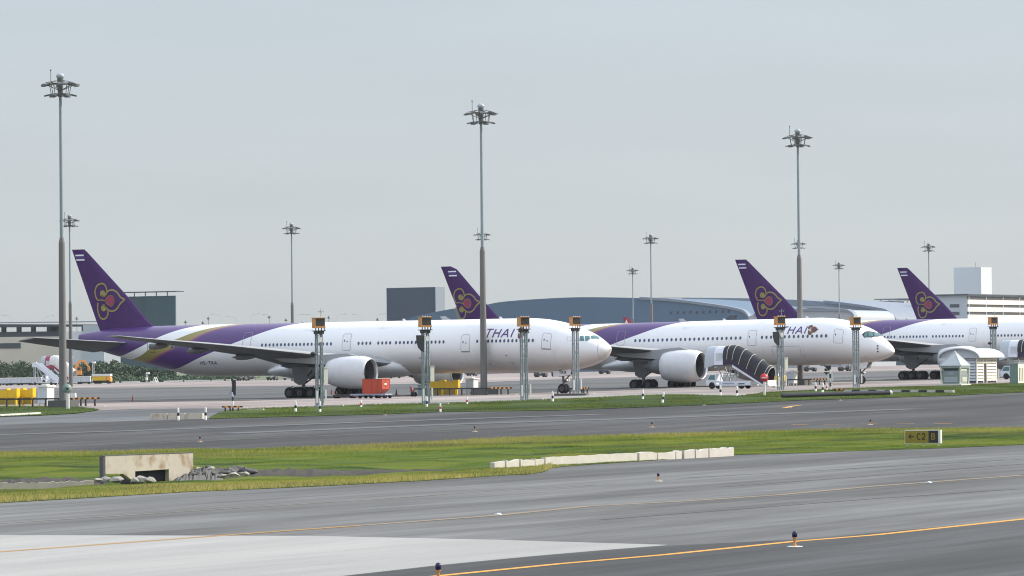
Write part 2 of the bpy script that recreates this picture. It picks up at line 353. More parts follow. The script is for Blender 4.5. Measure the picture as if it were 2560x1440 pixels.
# new pale concrete patch on the near taxiway
CPN = line([(-300, 1530), (0, 1505), (500, 1475), (850, 1441), (1100, 1413), (1330, 1391), (1480, 1378), (1672, 1363)])
CPF = line([(-300, 1337), (0, 1338), (780, 1340), (1250, 1350), (1500, 1357.5), (1672, 1362.5)])
sheet('concrete_patch', CPN, CPF, -600, 1672, 'concrete_patch', .005, 10, 22)
pavement('asphalt_shoulder', (.05, .05, .05), (.07, .07, .071), (.10, .101, .103), sx=.018, sy=.3)
sheet('taxiway_shoulder', line([(600, 2100), (3000, 2100)]), line([(780, 1452), (850, 1442), (1100, 1414), (1330, 1392), (1480, 1379), (1672, 1364), (2000, 1349), (2560, 1298)]), 780, 3000, 'asphalt_shoulder', .003, 10)
def stripe(name, pts, w, m, dz=.02, dash=None):
    """a painted line on the pavement through ground points, w metres wide"""
    q = []
    for (a, c), (d, e) in zip(pts[:-1], pts[1:]):
        k = max(2, int(abs(d - a) / 40))
        q += [G(a + (d - a) * i / k, c + (e - c) * i / k) for i in range(k)]
    q.append(G(*pts[-1])); b = MB()
    A = []
    for i, p in enumerate(q):
        t = (q[min(i + 1, len(q) - 1)] - q[max(i - 1, 0)]); t.z = 0; t.normalize(); nn = Vector((-t.y, t.x, 0)) * w / 2
        A.append([(p.x + s * nn.x, p.y + s * nn.y, float(gz(p.x + s * nn.x, p.y + s * nn.y)) + dz) for s in (-1, 1)])
    for i in range(len(A) - 1):
        if dash and i % dash: continue
        b.add([A[i][0], A[i + 1][0], A[i + 1][1], A[i][1]], [(0, 1, 2, 3)], 0)
    return tag(b.obj(name, m, fix=False), kind='structure')
LA = [(900, 1462), (1140, 1438), (1400, 1412), (1660, 1389.6), (1987, 1356), (2187, 1340), (2560, 1300), (2900, 1266)]
stripe('edge_marking', [(x, y - 2) for x, y in LA], .36, 'yellow_line', .009)
stripe('centre_marking', [(-300, 1402), (0, 1380), (302, 1358), (562, 1338.7), (900, 1314)], .42, 'brown_line', .009)
stripe('centre_marking', [(900, 1314), (1239, 1289), (1468, 1266), (1700, 1254), (1941, 1238), (2187, 1215.6), (2560, 1188)], .5, 'worn_line', .008)
stripe('worn_marking', [(-300, 1332), (0, 1309), (457, 1279), (900, 1251), (1222, 1228), (1500, 1212)], .25, 'faint_line', .008)
stripe('paving_seam', [(1500, 1300), (1850, 1273), (2200, 1246), (2560, 1222)], .12, 'seam', .007)
stripe('paving_seam', [(1700, 1196), (2050, 1176), (2560, 1148)], .16, 'seam', .007)
stripe('paving_seam', [(1800, 1218), (2100, 1196), (2560, 1160)], .14, 'seam', .007)
stripe('middle_marking', [(-300, 1131), (0, 1120), (400, 1107), (900, 1086), (1187, 1077), (1500, 1070), (1700, 1066)], .25, 'faint_line')
stripe('middle_marking', [(1980, 1062), (2100, 1061), (2240, 1060.3), (2380, 1059.5)], .35, 'yellow_line', .02, 2)
stripe('pavement_streak', [(560, 1084), (1100, 1062), (1600, 1046), (2300, 1022)], 3.2, 'streak', .012)
stripe('pavement_streak', [(-300, 1096), (300, 1078), (900, 1056), (1500, 1036)], 2.6, 'streak', .012)
stripe('lane_marking_and_shadow', [(220, 988.5), (640, 984), (1100, 975)], .3, 'white_line', .05)
stripe('lane_marking_and_shadow', [(-200, 1013), (300, 1004.5), (720, 1000), (1560, 977.5), (2250, 953.5)], .5, 'rail_dark', .045)  # dark stripe paints in the aircraft shadows along the lane edge
stripe('arrow_marking', [(1958, 1021), (1968, 1019), (1980, 1016), (2000, 1014)], .5, 'yellow_line', .02)

# grass blades: one object for each strip
def blades(name, near, far, n, x0, x1, hfun, m, wid, z0=.02, dipf=None):
    px = rng.uniform(x0, x1, n * 2); t = rng.uniform(0, 1, n * 2)
    tab = {}
    gx = np.arange(x0, x1 + 21, 20); pn = np.array([G(x, near(x)) for x in gx]); pf = np.array([G(x, far(x)) for x in gx])
    ok = pf[:, 1] - pn[:, 1]; dens = np.interp(px, gx, ok); keep = rng.uniform(0, max(ok.max(), 1), n * 2) < dens; px, t = px[keep][:n], t[keep][:n]
    I = lambda a: np.interp(px, gx, a)
    X = I(pn[:, 0]) + (I(pf[:, 0]) - I(pn[:, 0])) * t; Y = I(pn[:, 1]) + (I(pf[:, 1]) - I(pn[:, 1])) * t
    h, dry = hfun(px, t, X, Y); z = gz(X, Y) + z0
    if dipf: z = z + np.array([dipf(a, c, d, e) for a, c, d, e in zip(X, Y, t, px)]) - .03
    k = len(X); a = rng.uniform(0, math.pi, k); w = wid * rng.uniform(.6, 1.4, k); lx = rng.normal(0, .3, k) * h; ly = rng.normal(0, .3, k) * h
    V = np.empty((k, 3, 3)); V[:, 0] = np.stack([X - np.cos(a) * w, Y - np.sin(a) * w, z], 1); V[:, 1] = np.stack([X + np.cos(a) * w, Y + np.sin(a) * w, z], 1)
    V[:, 2] = np.stack([X + lx, Y + ly, z + h], 1)
    me = bpy.data.meshes.new(name); me.vertices.add(k * 3); me.vertices.foreach_set('co', V.ravel().astype(np.float32))
    me.loops.add(k * 3); me.loops.foreach_set('vertex_index', np.arange(k * 3, dtype=np.int32))
    me.polygons.add(k); me.polygons.foreach_set('loop_start', np.arange(0, k * 3, 3, dtype=np.int32))
    at = me.attributes.new('dry', 'FLOAT', 'POINT'); at.data.foreach_set('value', np.repeat(np.clip(dry, 0, 1), 3).astype(np.float32))
    me.materials.append(M[m]); me.update(calc_edges=True); o = bpy.data.objects.new(name, me); COL.objects.link(o)
    return o
def hn(px, t, X, Y):
    fr = np.exp(-(t / .13) ** 2) + .8 * np.exp(-((1 - t) / .16) ** 2)
    fr = np.where(px > 1380, .55 * np.exp(-((1 - t) / .2) ** 2) + .15, fr)
    patch = .5 + .5 * np.sin(X * .35 + 1.3) * np.sin(Y * .21 + X * .12)
    h = (.03 + .20 * fr * (.5 + .7 * patch)) * rng.uniform(.5, 1.3, len(t))
    big = .5 + .5 * np.sin(X * .17 + 2 * np.sin(Y * .09)) * np.sin(Y * .13 + .7)
    dry = .05 + .65 * fr * rng.uniform(.3, 1.3, len(t)) + .35 * (patch - .45) + .25 * (big - .5) * rng.uniform(.3, 1.5, len(t))
    near_e = np.exp(-(t / .2) ** 2) * (px < 1420); dry = dry + .35 * near_e * rng.uniform(0, 1.2, len(t))
    bare = (px < 1250) * np.exp(-((t - .36) / .09) ** 2) * (.55 + .45 * np.sin(X * .8 + 1)) ; h = h * np.clip(1 - 1.3 * bare, .12, 1)
    return h, dry
tag(blades('grass', L1, L2, 190000, -250, 2800, hn, 'grass_near', .024, .02, dip), 'tall yellow green grass growing on the strip between the taxiways', 'grass', kind='stuff')
def hb(px, t, X, Y):
    patch = .5 + .5 * np.sin(X * .3) * np.sin(Y * .2)
    return (.03 + .08 * patch) * rng.uniform(.5, 1.4, len(t)), .12 + .5 * (patch > .85) * rng.uniform(0, 1, len(t))
tag(blades('grass', L3, L4, 70000, 525, 2800, hb, 'grass_back', .035, .06), 'short dark green grass growing on the verge in front of the apron', 'grass', kind='stuff')
tag(blades('grass', ISL, ISU, 5000, -250, 248, hb, 'grass_back', .05, .04), 'short shaded grass growing on the island around the first mast', 'grass', kind='stuff')

# ------------------------------------------------------------------ aircraft
def livery(name, shift):
    """white body, with purple tail and sweeping purple / magenta / gold bands, laid out along the hull (u) and round it (v)"""
    m = bpy.data.materials.new(name); m.use_nodes = True; nt = m.node_tree; b = nt.nodes['Principled BSDF']; L = nt.links
    b.inputs['Roughness'].default_value = .35; b.inputs['Coat Weight'].default_value = .3
    uv = nt.nodes.new('ShaderNodeUVMap'); uv.uv_map = 'UVMap'; sp = nt.nodes.new('ShaderNodeSeparateXYZ'); L.new(uv.outputs[0], sp.inputs[0])
    vn = nt.nodes.new('ShaderNodeMath'); vn.operation = 'DIVIDE'; vn.inputs[1].default_value = math.pi; L.new(sp.outputs['Y'], vn.inputs[0])
    un = nt.nodes.new('ShaderNodeMath'); un.operation = 'ADD'; un.inputs[1].default_value = shift; L.new(sp.outputs['X'], un.inputs[0])
    curves = {'1': [(0, 54.2), (.267, 55.5), (.69, 58.1), (1.09, 60.3), (1.43, 61.9), (2.17, 65.3), (3.14, 68.5)],
              '2': [(0, 50), (.35, 51.8), (.535, 53.3), (.834, 55.6), (1.12, 57.5), (1.39, 59.9), (2.18, 63.3), (3.14, 66.8)],
              '3': [(0, 48.8), (.33, 50.4), (.576, 52.1), (.94, 54.3), (1.18, 55.5), (1.68, 59.0), (2.3, 61.8), (3.14, 65)],
              '4': [(0, 40), (.236, 41.3), (.41, 42.4), (.71, 44.4), (1.04, 46.8), (1.29, 49), (1.555, 51.4), (2.02, 55.3), (3.14, 61.5)]}
    d = {}
    for k, pts in curves.items():
        fc = nt.nodes.new('ShaderNodeFloatCurve'); c = fc.mapping.curves[0]
        while len(c.points) > 2: c.points.remove(c.points[1])
        c.points[0].location = (0, (pts[0][1] - 38) / 32); c.points[1].location = (1, (pts[-1][1] - 38) / 32)
        for t, x in pts[1:-1]: c.points.new(t / math.pi, (x - 38) / 32)
        fc.mapping.update(); L.new(vn.outputs[0], fc.inputs['Value'])
        mu = nt.nodes.new('ShaderNodeMath'); mu.operation = 'MULTIPLY_ADD'; mu.inputs[1].default_value = 32; mu.inputs[2].default_value = 38; L.new(fc.outputs[0], mu.inputs[0])
        df = nt.nodes.new('ShaderNodeMath'); df.operation = 'SUBTRACT'; L.new(un.outputs[0], df.inputs[0]); L.new(mu.outputs[0], df.inputs[1]); d[k] = df
    def step(k, a, w):
        r = nt.nodes.new('ShaderNodeMapRange'); r.inputs['From Min'].default_value = a - w; r.inputs['From Max'].default_value = a + w; L.new(d[k].outputs[0], r.inputs['Value']); return r
    tc = nt.nodes.new('ShaderNodeTexCoord'); mp = nt.nodes.new('ShaderNodeMapping'); mp.inputs['Scale'].default_value = (.35, 1, .35); L.new(tc.outputs['Object'], mp.inputs[0])
    n = nt.nodes.new('ShaderNodeTexNoise'); n.inputs['Scale'].default_value = 1.2; n.inputs['Detail'].default_value = 8; L.new(mp.outputs[0], n.inputs['Vector'])
    dr = nt.nodes.new('ShaderNodeMapRange'); dr.inputs['From Min'].default_value = .62; dr.inputs['From Max'].default_value = .85; dr.inputs['To Max'].default_value = .35
    L.new(n.outputs['Fac'], dr.inputs['Value'])
    gr = nt.nodes.new('ShaderNodeMapRange'); gr.inputs['From Min'].default_value = .5; gr.inputs['From Max'].default_value = .82; L.new(vn.outputs[0], gr.inputs['Value'])   # belly grime, with the shade of the underside painted in
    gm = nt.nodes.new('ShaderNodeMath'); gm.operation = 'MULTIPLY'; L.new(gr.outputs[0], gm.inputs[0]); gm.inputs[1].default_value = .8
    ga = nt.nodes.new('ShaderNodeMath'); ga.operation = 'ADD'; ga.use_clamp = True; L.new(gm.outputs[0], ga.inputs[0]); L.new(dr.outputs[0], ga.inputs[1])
    def mix(a, bcol, f):
        x = nt.nodes.new('ShaderNodeMix'); x.data_type = 'RGBA'; L.new(f.outputs[0], x.inputs['Factor'])
        if isinstance(a, tuple): x.inputs['A'].default_value = (*a, 1)
        else: L.new(a.outputs['Result'], x.inputs['A'])
        x.inputs['B'].default_value = (*bcol, 1); return x
    fr = nt.nodes.new('ShaderNodeMath'); fr.operation = 'PINGPONG'; fr.inputs[1].default_value = 2.9; L.new(sp.outputs['X'], fr.inputs[0])
    jl = nt.nodes.new('ShaderNodeMapRange'); jl.inputs['From Min'].default_value = .05; jl.inputs['From Max'].default_value = .0; jl.inputs['To Max'].default_value = .16; L.new(fr.outputs[0], jl.inputs['Value'])
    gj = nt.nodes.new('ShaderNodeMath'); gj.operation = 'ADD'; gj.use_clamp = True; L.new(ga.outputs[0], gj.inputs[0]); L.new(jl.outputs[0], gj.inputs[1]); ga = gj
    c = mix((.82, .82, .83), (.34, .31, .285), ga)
    c = mix(c, (.070, .020, .155), step('4', 0, .03))
    c = mix(c, (.28, .045, .15), step('3', -.4, .4))
    c = mix(c, (.27, .225, .06), step('3', .0, .25))
    c = mix(c, (.80, .80, .80), step('2', 0, .03))
    c = mix(c, (.070, .020, .155), step('1', 0, .03))
    L.new(c.outputs['Result'], b.inputs['Base Color'])
    M[name] = m
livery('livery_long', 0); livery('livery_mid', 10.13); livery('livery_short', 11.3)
F777 = [(0, -.55, -.55, .02), (.15, -.2, -.95, .5), (.4, .02, -1.38, .85), (1.04, .5, -1.88, 1.38), (1.8, 1.01, -2.22, 1.78), (2.85, 1.5, -2.55, 2.18), (4.4, 2.09, -2.84, 2.6), (6.5, 2.66, -3.04, 2.93), (9, 3.02, -3.1, 3.08), (11, 3.1, -3.1, 3.1), (20, 3.1, -3.1, 3.1), (45, 3.1, -3.1, 3.1), (53, 3.1, -3.1, 3.1), (57, 3.1, -2.9, 3.0), (60.5, 3.08, -2.15, 2.75), (64, 3.03, -1.35, 2.3), (68, 2.9, -.45, 1.6), (71.2, 2.6, .4, .95), (73.6, 2.2, 1.05, .2)]
F350 = [(0, -1.6, -1.6, .02), (.15, -1.15, -1.8, .4), (.46, -.73, -2.05, .75), (1.08, -.12, -2.35, 1.2), (1.85, .5, -2.58, 1.6), (2.62, 1.11, -2.76, 1.9), (3.4, 1.53, -2.88, 2.15), (4.48, 1.94, -2.98, 2.4), (5.7, 2.37, -3.03, 2.62), (7.25, 2.75, -3.05, 2.82), (8.8, 2.95, -3.05, 2.94), (10.5, 3.05, -3.05, 2.98), (20, 3.05, -3.05, 2.98), (44, 3.05, -3.05, 2.98), (50, 3.05, -2.6, 2.9), (56, 2.95, -1.2, 2.2), (61, 2.7, .3, 1.2), (65.3, 2.2, 1.2, .25)]
def pchip(x, y, q):
    x = np.asarray(x, float); y = np.asarray(y, float); h = np.diff(x); dl = np.diff(y) / h; m = np.zeros(len(x))
    for i in range(1, len(x) - 1):
        if dl[i - 1] * dl[i] > 0:
            w1, w2 = 2 * h[i] + h[i - 1], h[i] + 2 * h[i - 1]; m[i] = (w1 + w2) / (w1 / dl[i - 1] + w2 / dl[i])
    m[0], m[-1] = dl[0], dl[-1]; i = np.clip(np.searchsorted(x, q) - 1, 0, len(h) - 1); t = (q - x[i]) / h[i]
    return (2 * t**3 - 3 * t**2 + 1) * y[i] + (t**3 - 2 * t**2 + t) * h[i] * m[i] + (-2 * t**3 + 3 * t**2) * y[i + 1] + (t**3 - t**2) * h[i] * m[i + 1]
class Hull:
    def __init__(s, tab, zc, S): s.t = np.array([(S(r[0]), *r[1:]) for r in tab]); s.zc = zc; s.len = s.t[-1, 0]
    def sec(s, x): return [float(pchip(s.t[:, 0], s.t[:, i], np.float64(min(max(x, 0), s.len)))) for i in (1, 2, 3)]
    def pt(s, x, th, off=0.):             # th: 0 crown, positive on the right-hand (camera) side
        zt, zb, hw = s.sec(x); c, rz = (zt + zb) / 2, (zt - zb) / 2
        return (-x, -(hw + off) * math.sin(th), s.zc + c + (rz + off) * math.cos(th))
    def mesh(s):
        b = MB(); uv = []; q = np.concatenate([np.linspace(0, 1, 12) ** 2 * 2.2, np.linspace(2.5, 11, 18), np.linspace(12, s.len - 22, 24), np.linspace(s.len - 21.2, s.len, 40)])
        n = 72; rings = []
        for x in q:
            rings.append([s.pt(x, 2 * math.pi * j / n) for j in range(n)]); uv += [(x, min(2 * math.pi * j / n, 2 * math.pi - 2 * math.pi * j / n)) for j in range(n)]
        vs = [p for r in rings for p in r]; fs = [(i * n + j, i * n + (j + 1) % n, (i + 1) * n + (j + 1) % n, (i + 1) * n + j) for i in range(len(q) - 1) for j in range(n)]
        b.add(vs, fs, 0, True); b.add([rings[0][j] for j in range(n)], [tuple(range(n))], 0); b.add([rings[-1][j] for j in range(n)], [tuple(range(n))], 0)
        b.uv = uv + [(0, 1)] * n + [(s.len, 1)] * n
        return b
    # flat artwork mapped on the hull: (u forward of x0, v up from th0 in metres)
    def mapper(s, x0, th0, off=.02):
        def f(u, v): return s.pt(x0 - u, th0 - v / 3.08, off)
        return f
def stroke(b, f, pts, w, m=0, closed=False, sub=3):
    q = []
    pp = pts + [pts[0]] if closed else pts
    for (a, c), (d, e) in zip(pp[:-1], pp[1:]): q += [(a + (d - a) * i / sub, c + (e - c) * i / sub) for i in range(sub)]
    q.append(pp[-1]); A = []
    for i in range(len(q)):
        i0, i1 = (max(i - 1, 0), min(i + 1, len(q) - 1))
        if closed and i in (0, len(q) - 1): i0, i1 = len(q) - 2, 1
        t = (q[i1][0] - q[i0][0], q[i1][1] - q[i0][1]); l = math.hypot(*t) or 1; nx, ny = -t[1] / l * w / 2, t[0] / l * w / 2
        A += [f(q[i][0] - nx, q[i][1] - ny), f(q[i][0] + nx, q[i][1] + ny)]
    b.add(A, [(2 * i, 2 * i + 2, 2 * i + 3, 2 * i + 1) for i in range(len(q) - 1)], m)
def fan(b, f, poly, m=0, rings=3, sub=3):
    q = []
    for (a, c), (d, e) in zip(poly, poly[1:] + poly[:1]): q += [(a + (d - a) * i / sub, c + (e - c) * i / sub) for i in range(sub)]
    cx, cy = sum(p[0] for p in q) / len(q), sum(p[1] for p in q) / len(q); n = len(q); vs = [f(cx, cy)]
    for r in range(1, rings + 1): vs += [f(cx + (x - cx) * r / rings, cy + (y - cy) * r / rings) for x, y in q]
    fs = [(0, 1 + j, 1 + (j + 1) % n) for j in range(n)]
    for r in range(rings - 1): fs += [(1 + r * n + j, 1 + (r + 1) * n + j, 1 + (r + 1) * n + (j + 1) % n, 1 + r * n + (j + 1) % n) for j in range(n)]
    b.add(vs, fs, m)
def arc(cx, cy, rx, ry, a0, a1, n=14): return [(cx + rx * math.cos(R(a0 + (a1 - a0) * i / n)), cy + ry * math.sin(R(a0 + (a1 - a0) * i / n))) for i in range(n + 1)]
U = lambda u, v: ((u - 650) / 108., -(v - 850) / 125.)
def smooth(pts, n=6):
    out = []
    for i in range(len(pts) - 1):
        p0, p1, p2, p3 = pts[max(i - 1, 0)], pts[i], pts[i + 1], pts[min(i + 2, len(pts) - 1)]
        for k in range(n):
            t = k / n; out.append(tuple(.5 * (2 * p1[j] + (p2[j] - p0[j]) * t + (2 * p0[j] - 5 * p1[j] + 4 * p2[j] - p3[j]) * t * t + (3 * p1[j] - p0[j] - 3 * p2[j] + p3[j]) * t**3) for j in (0, 1)))
    return out + [pts[-1]]
def emblem(b, f, k=1., solid=False):
    """the three-lobed orchid mark; materials: 0 gold, 1 pink, 2 purple ground"""
    T = lambda pts: [(U(*p)[0] * k, U(*p)[1] * k) for p in pts]
    upper = smooth([(600, 712), (585, 640), (545, 596), (495, 592), (435, 625), (402, 700), (410, 780), (440, 835)])
    lower = smooth([(612, 1000), (608, 1060), (575, 1110), (530, 1128), (480, 1108), (448, 1040), (436, 960), (445, 880)])
    big = smooth([(575, 770), (610, 715), (660, 692), (720, 702), (770, 742), (812, 800), (880, 840)]); big2 = smooth([(880, 840), (820, 895), (770, 965), (715, 1005), (660, 1010), (610, 985), (575, 945)])
    if solid:
        for q in (upper, lower, [(560, 800)] + big + big2[1:]): fan(b, f, T(q[::2]), 2)
        g = lambda u, v: f(u, v)
    stroke(b, f, T(upper), .20 * k, 0, sub=1); stroke(b, f, T(lower), .20 * k, 0, sub=1)
    stroke(b, f, T(big), .20 * k, 0, sub=1); stroke(b, f, T(big2), .20 * k, 0, sub=1)
    stroke(b, f, T(smooth([(436, 842), (500, 838), (550, 848), (580, 860)])), .13 * k, 0, sub=1)
    fan(b, f, T(arc(528, 742, 46, 50, 0, 340, 16)), 0); fan(b, f, T(arc(540, 962, 46, 50, 0, 340, 16)), 0)
    stroke(b, f, T(smooth([(500, 775), (545, 790), (580, 765)])), .16 * k, 0, sub=1); stroke(b, f, T(smooth([(510, 925), (550, 915), (580, 950)])), .16 * k, 0, sub=1)
    drop = smooth([(560, 852), (600, 800), (645, 775), (690, 785), (718, 840), (712, 895), (675, 935), (630, 922), (590, 885), (560, 852)])
    fan(b, f, T(drop[:-1:2]), 1); stroke(b, f, T(drop), .09 * k, 0, sub=1)
LETTERS = {'T': [[(-.05, 1), (.75, 1)], [(.35, 0), (.35, 1)]], 'H': [[(.05, 0), (.05, 1)], [(.72, 0), (.72, 1)], [(.05, .52), (.72, .52)]],
           'A': [[(0, 0), (.42, 1)], [(.42, 1), (.84, 0)], [(.14, .33), (.70, .33)]], 'I': [[(.1, 0), (.1, 1)]],
           'S': [[(.6, .9), (.3, 1), (.05, .8), (.15, .58), (.5, .45), (.6, .2), (.35, 0), (0, .1)]], 'K': [[(.05, 0), (.05, 1)], [(.6, 1), (.05, .45)], [(.2, .58), (.62, 0)]], '-': [[(.1, .5), (.5, .5)]],
           'C': [[(.6, .85), (.4, 1), (.15, .9), (.03, .5), (.15, .1), (.4, 0), (.6, .15)]], '2': [[(.03, .78), (.2, 1), (.45, .97), (.55, .75), (.4, .45), (.03, .04), (.6, .04)]],
           'B': [[(.05, 0), (.05, 1)], [(.05, .98), (.4, .98), (.55, .78), (.4, .54), (.05, .54)], [(.4, .54), (.6, .3), (.42, .02), (.05, .02)]]}
def write(b, f, text, u0, v0, hgt, w, slant=0., gap=.28, m=0, adv=None):
    u = u0
    for i, ch in enumerate(text):
        wd = {'T': .7, 'I': .2, 'A': .84, 'H': .77, '-': .6}.get(ch, .62)
        for st in LETTERS[ch]: stroke(b, f, [(u + (x + slant * y) * hgt, v0 + y * hgt) for x, y in st], w, m)
        u += (wd + gap) * hgt
    return u
def wing_mesh(stn, side, droop=.02):
    """stations: (span y, leading edge x, chord, z, thickness ratio); an aerofoil lofted out along the span"""
    prof = [(1, 0), (.8, .35), (.55, .78), (.35, 1), (.15, .88), (.05, .6), (.012, .3), (0, 0), (.012, -.25), (.05, -.42), (.15, -.6), (.35, -.62), (.55, -.45), (.8, -.14)]
    b = MB(); rings = []
    for y, le, c, z, t in stn: rings.append([(-(le + x * c), -side * y, z + h * t * c * .5 - x * c * droop) for x, h in prof])
    n = len(prof)
    for i in range(len(rings) - 1):
        for j in range(n):
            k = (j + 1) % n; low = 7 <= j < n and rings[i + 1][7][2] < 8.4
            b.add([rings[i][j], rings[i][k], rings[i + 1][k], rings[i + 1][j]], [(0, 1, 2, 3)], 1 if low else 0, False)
    b.add(rings[-1], [tuple(range(n))], 0); b.add(rings[0], [tuple(range(n))], 0)
    return b
def dense(st, n):
    st = np.array(st); q = np.linspace(st[0, 0], st[-1, 0], n); return [(y, *[float(np.interp(y, st[:, 0], st[:, i])) for i in range(1, 5)]) for y in q]
def make_wheel(r, w):
    b = MB(); b.lathe((0, -w / 2, 0), (0, 1, 0), [(0, r * .55), (0, r * .8), (w * .12, r * .95), (w * .3, r), (w * .7, r), (w * .88, r * .95), (w, r * .8), (w, r * .55)], 24, 0, False)
    b.lathe((0, -w / 2, 0), (0, 1, 0), [(.03, r * .56), (.01, r * .5), (.06, r * .42), (.08, r * .2), (.02, r * .16), (.02, 0)], 20, 1, False)
    b.lathe((0, w / 2, 0), (0, -1, 0), [(.03, r * .56), (.01, r * .5), (.06, r * .42), (.08, r * .2), (.02, r * .16), (.02, 0)], 20, 1, False)
    return b
def build_airliner(name, label, cat, kind, loc, rz, pitch, gear_dz=0., group=None):
    long = kind != 'a'
    if kind == 'long': S_ = lambda x: x
    elif kind == 'mid': S_ = lambda x: x - (5.33 if x > 15 else 0) - (4.8 if x > 45 else 0)
    else: S_ = lambda x: x
    H = Hull(F777 if long else F350, 5.54 if long else 5.6, S_)
    t = empty(name, label, cat, loc, rz, group); t.rotation_euler = (0, -pitch, rz)
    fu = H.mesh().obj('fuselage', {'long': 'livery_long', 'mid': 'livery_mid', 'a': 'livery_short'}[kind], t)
    # ---- cabin windows: one mesh reused along the constant section
    th = 1.40 if long else 1.35; x_ref = S_(30.); wb = MB(); f = H.mapper(x_ref, th, .012)
    rw, rh = (.145, .20) if long else (.165, .225)
    fan(wb, f, arc(0, 0, rw, rh, 0, 337.5, 15), 0, 2, 1); w0 = wb.obj('window', 'cabin_glass', t)
    if kind == 'long': runs = [(35.5, 44.95, .533), (30.1, 31.8, .533), (27.4, 29.1, .533), (20.2, 26.5, .533), (8.4, 14.3, .533), (15.7, 15.8, .533), (56.0, 57.8, .5)]
    elif kind == 'mid': runs = [(36.6, 42, .533), (31.4, 35.8, .533), (25.6, 30.5, .533), (15.2, 20.8, .533), (8.4, 12.0, .533)]
    else: runs = [(20.55, 36.05, .672), (8.25, 17.2, .655)]
    first = True
    for a, c, pt in runs:
        for i in range(int((c - a) / pt + .5) + 1):
            x = a + i * pt; o = w0 if first else w0.copy()
            if not first: COL.objects.link(o); o.parent = t
            if not long or x < 52: o.location = (x_ref - x, 0, 0)
            else: o.location = (x_ref - x, .06, .02)
            first = False
    # ---- passenger doors
    doors = {'long': [(6.72, 1.36), (17.3, 1.46), (33.38, 1.33), (47.3, 1.19), (61.2, 1.5)], 'mid': [(6.72, 1.36), (14.0, 1.4), (24.05, 1.33), (38, 1.19), (51.1, 1.5)], 'a': [(6.64, 1.27), (18.86, 1.35), (38.25, 1.2), (54.5, 1.3)]}[kind]
    for x, d in doors:
        f = H.mapper(x, d, .016); hw, hh = (.56, 1.0) if long else (.60, 1.02)
        rr = [(-hw + .12, -hh), (hw - .12, -hh), (hw, -hh + .12), (hw, hh - .2), (hw - .15, hh), (-hw + .15, hh), (-hw, hh - .2), (-hw, -hh + .12)]
        inner = x > (50 if kind == 'long' else 45)
        db = MB(); fan(db, f, rr, 0, 3, 5); dd = db.obj('door', 'purple_paint' if (x in (47.3, 38.25, 38)) or inner else 'white_paint', t)
        if x in (47.3, 38, 38.25) or inner: bpy.data.objects.remove(dd); dd = t
        fb = MB(); f2 = H.mapper(x, d, .024); stroke(fb, f2, rr, .05, 0, True, 4); fb.obj('door_frame', 'door_line' if not inner else 'purple_paint', dd)
        if dd is not t:
            hb_ = MB(); fan(hb_, f2, arc(-.28 if long else -.38, .12, .075, .16, 0, 330, 11), 0, 1, 1)
            hb_.obj('door_window', 'cabin_glass', dd)
            if long: hb_ = MB(); stroke(hb_, f2, [(-.02, .02), (.22, .0)], .09, 0); hb_.obj('door_handle', 'sill_dark', dd)
            if long and x < 20: sb = MB(); stroke(sb, f2, [(-hw, -hh + .02), (hw, -hh + .02)], .13, 0); sb.obj('door_sill', 'sill_dark', dd)
    # ---- cockpit panes, both sides
    if long: panes = [[(2.92, 1.12), (3.02, .81), (2.70, .71), (2.40, 1.05)], [(2.30, 1.04), (2.56, .68), (2.16, .55), (1.90, .76), (2.1, 1.01)], [(1.78, .74), (2.06, .51), (1.70, .08), (1.26, .10), (1.2, .35)]]
    else:
        panes = [[(3.46, .93), (3.28, .70), (3.14, .66), (2.96, 1.0), (3.30, 1.05)], [(3.04, .63), (2.66, .43), (2.34, .74), (2.84, .98)], [(2.54, .40), (2.28, .06), (1.80, .07), (2.2, .68)]]
        for sd_ in (1, -1):
            mbk = MB(); fan(mbk, lambda u, v: H.pt(u, sd_ * v, .012), [(3.68, .93), (3.4, .64), (2.64, .3), (2.3, .02), (1.72, .02), (1.94, .48), (2.5, .91), (3.34, 1.1)], 0, 4, 4); mbk.obj('cockpit_mask', 'black', t)
    for sd_ in (1, -1):
        for i, p in enumerate(panes):
            pb = MB(); fan(pb, lambda u, v: H.pt(u, sd_ * v, .02 if long else .026), p, 0, 4, 4); pb.obj('cockpit_window', 'pane_glass', t)
    if long:
        rb = MB(); q = [(1.0, 2 * math.pi * i / 40) for i in range(41)]; stroke(rb, lambda u, v: H.pt(u, v, .008), [(.97 + .02 * math.cos(v), v) for _, v in q], .035, 0, sub=1); rb.obj('radome_joint', 'door_line', t)
    # ---- titles, emblem, registration
    x0 = 14.85 if long else 14.9
    tb = MB(); f = H.mapper(x0, 1.09 if long else 1.05, .022); write(tb, f, 'THAI', 0, -.55, 1.06, .17, .22, .31); tb.obj('title_lettering', 'title_purple', t)
    eb = MB(); emblem(eb, H.mapper(9.75 if long else 10.2, 1.08 if long else 1.05, .024), .34, True); eb.obj('title_emblem', ['gold_paint', 'maroon', 'maroon'], t)
    if kind == 'long':
        g = MB(); write(g, H.mapper(54.1, 2.07, .022), 'HS-TKA', 0, -.2, .42, .09, 0, .3); g.obj('registration', 'mark_dark', t)
    f = H.mapper(4.05 if long else 4.55, 1.11 if long else 1.04, .02)
    for k in range(5):
        a = R(90 + 72 * k); c = (math.cos(a) * .30, math.sin(a) * .30); ab = MB(); fan(ab, f, [(c[0] + .15 * math.cos(a + .9), c[1] + .15 * math.sin(a + .9)), (c[0] + .13 * math.cos(a - 2), c[1] + .13 * math.sin(a - 2)), (c[0] + .10 * math.cos(a + 3.6), c[1] + .10 * math.sin(a + 3.6))], 0, 1, 1); ab.obj('emblem_mark', 'letter_grey', t)
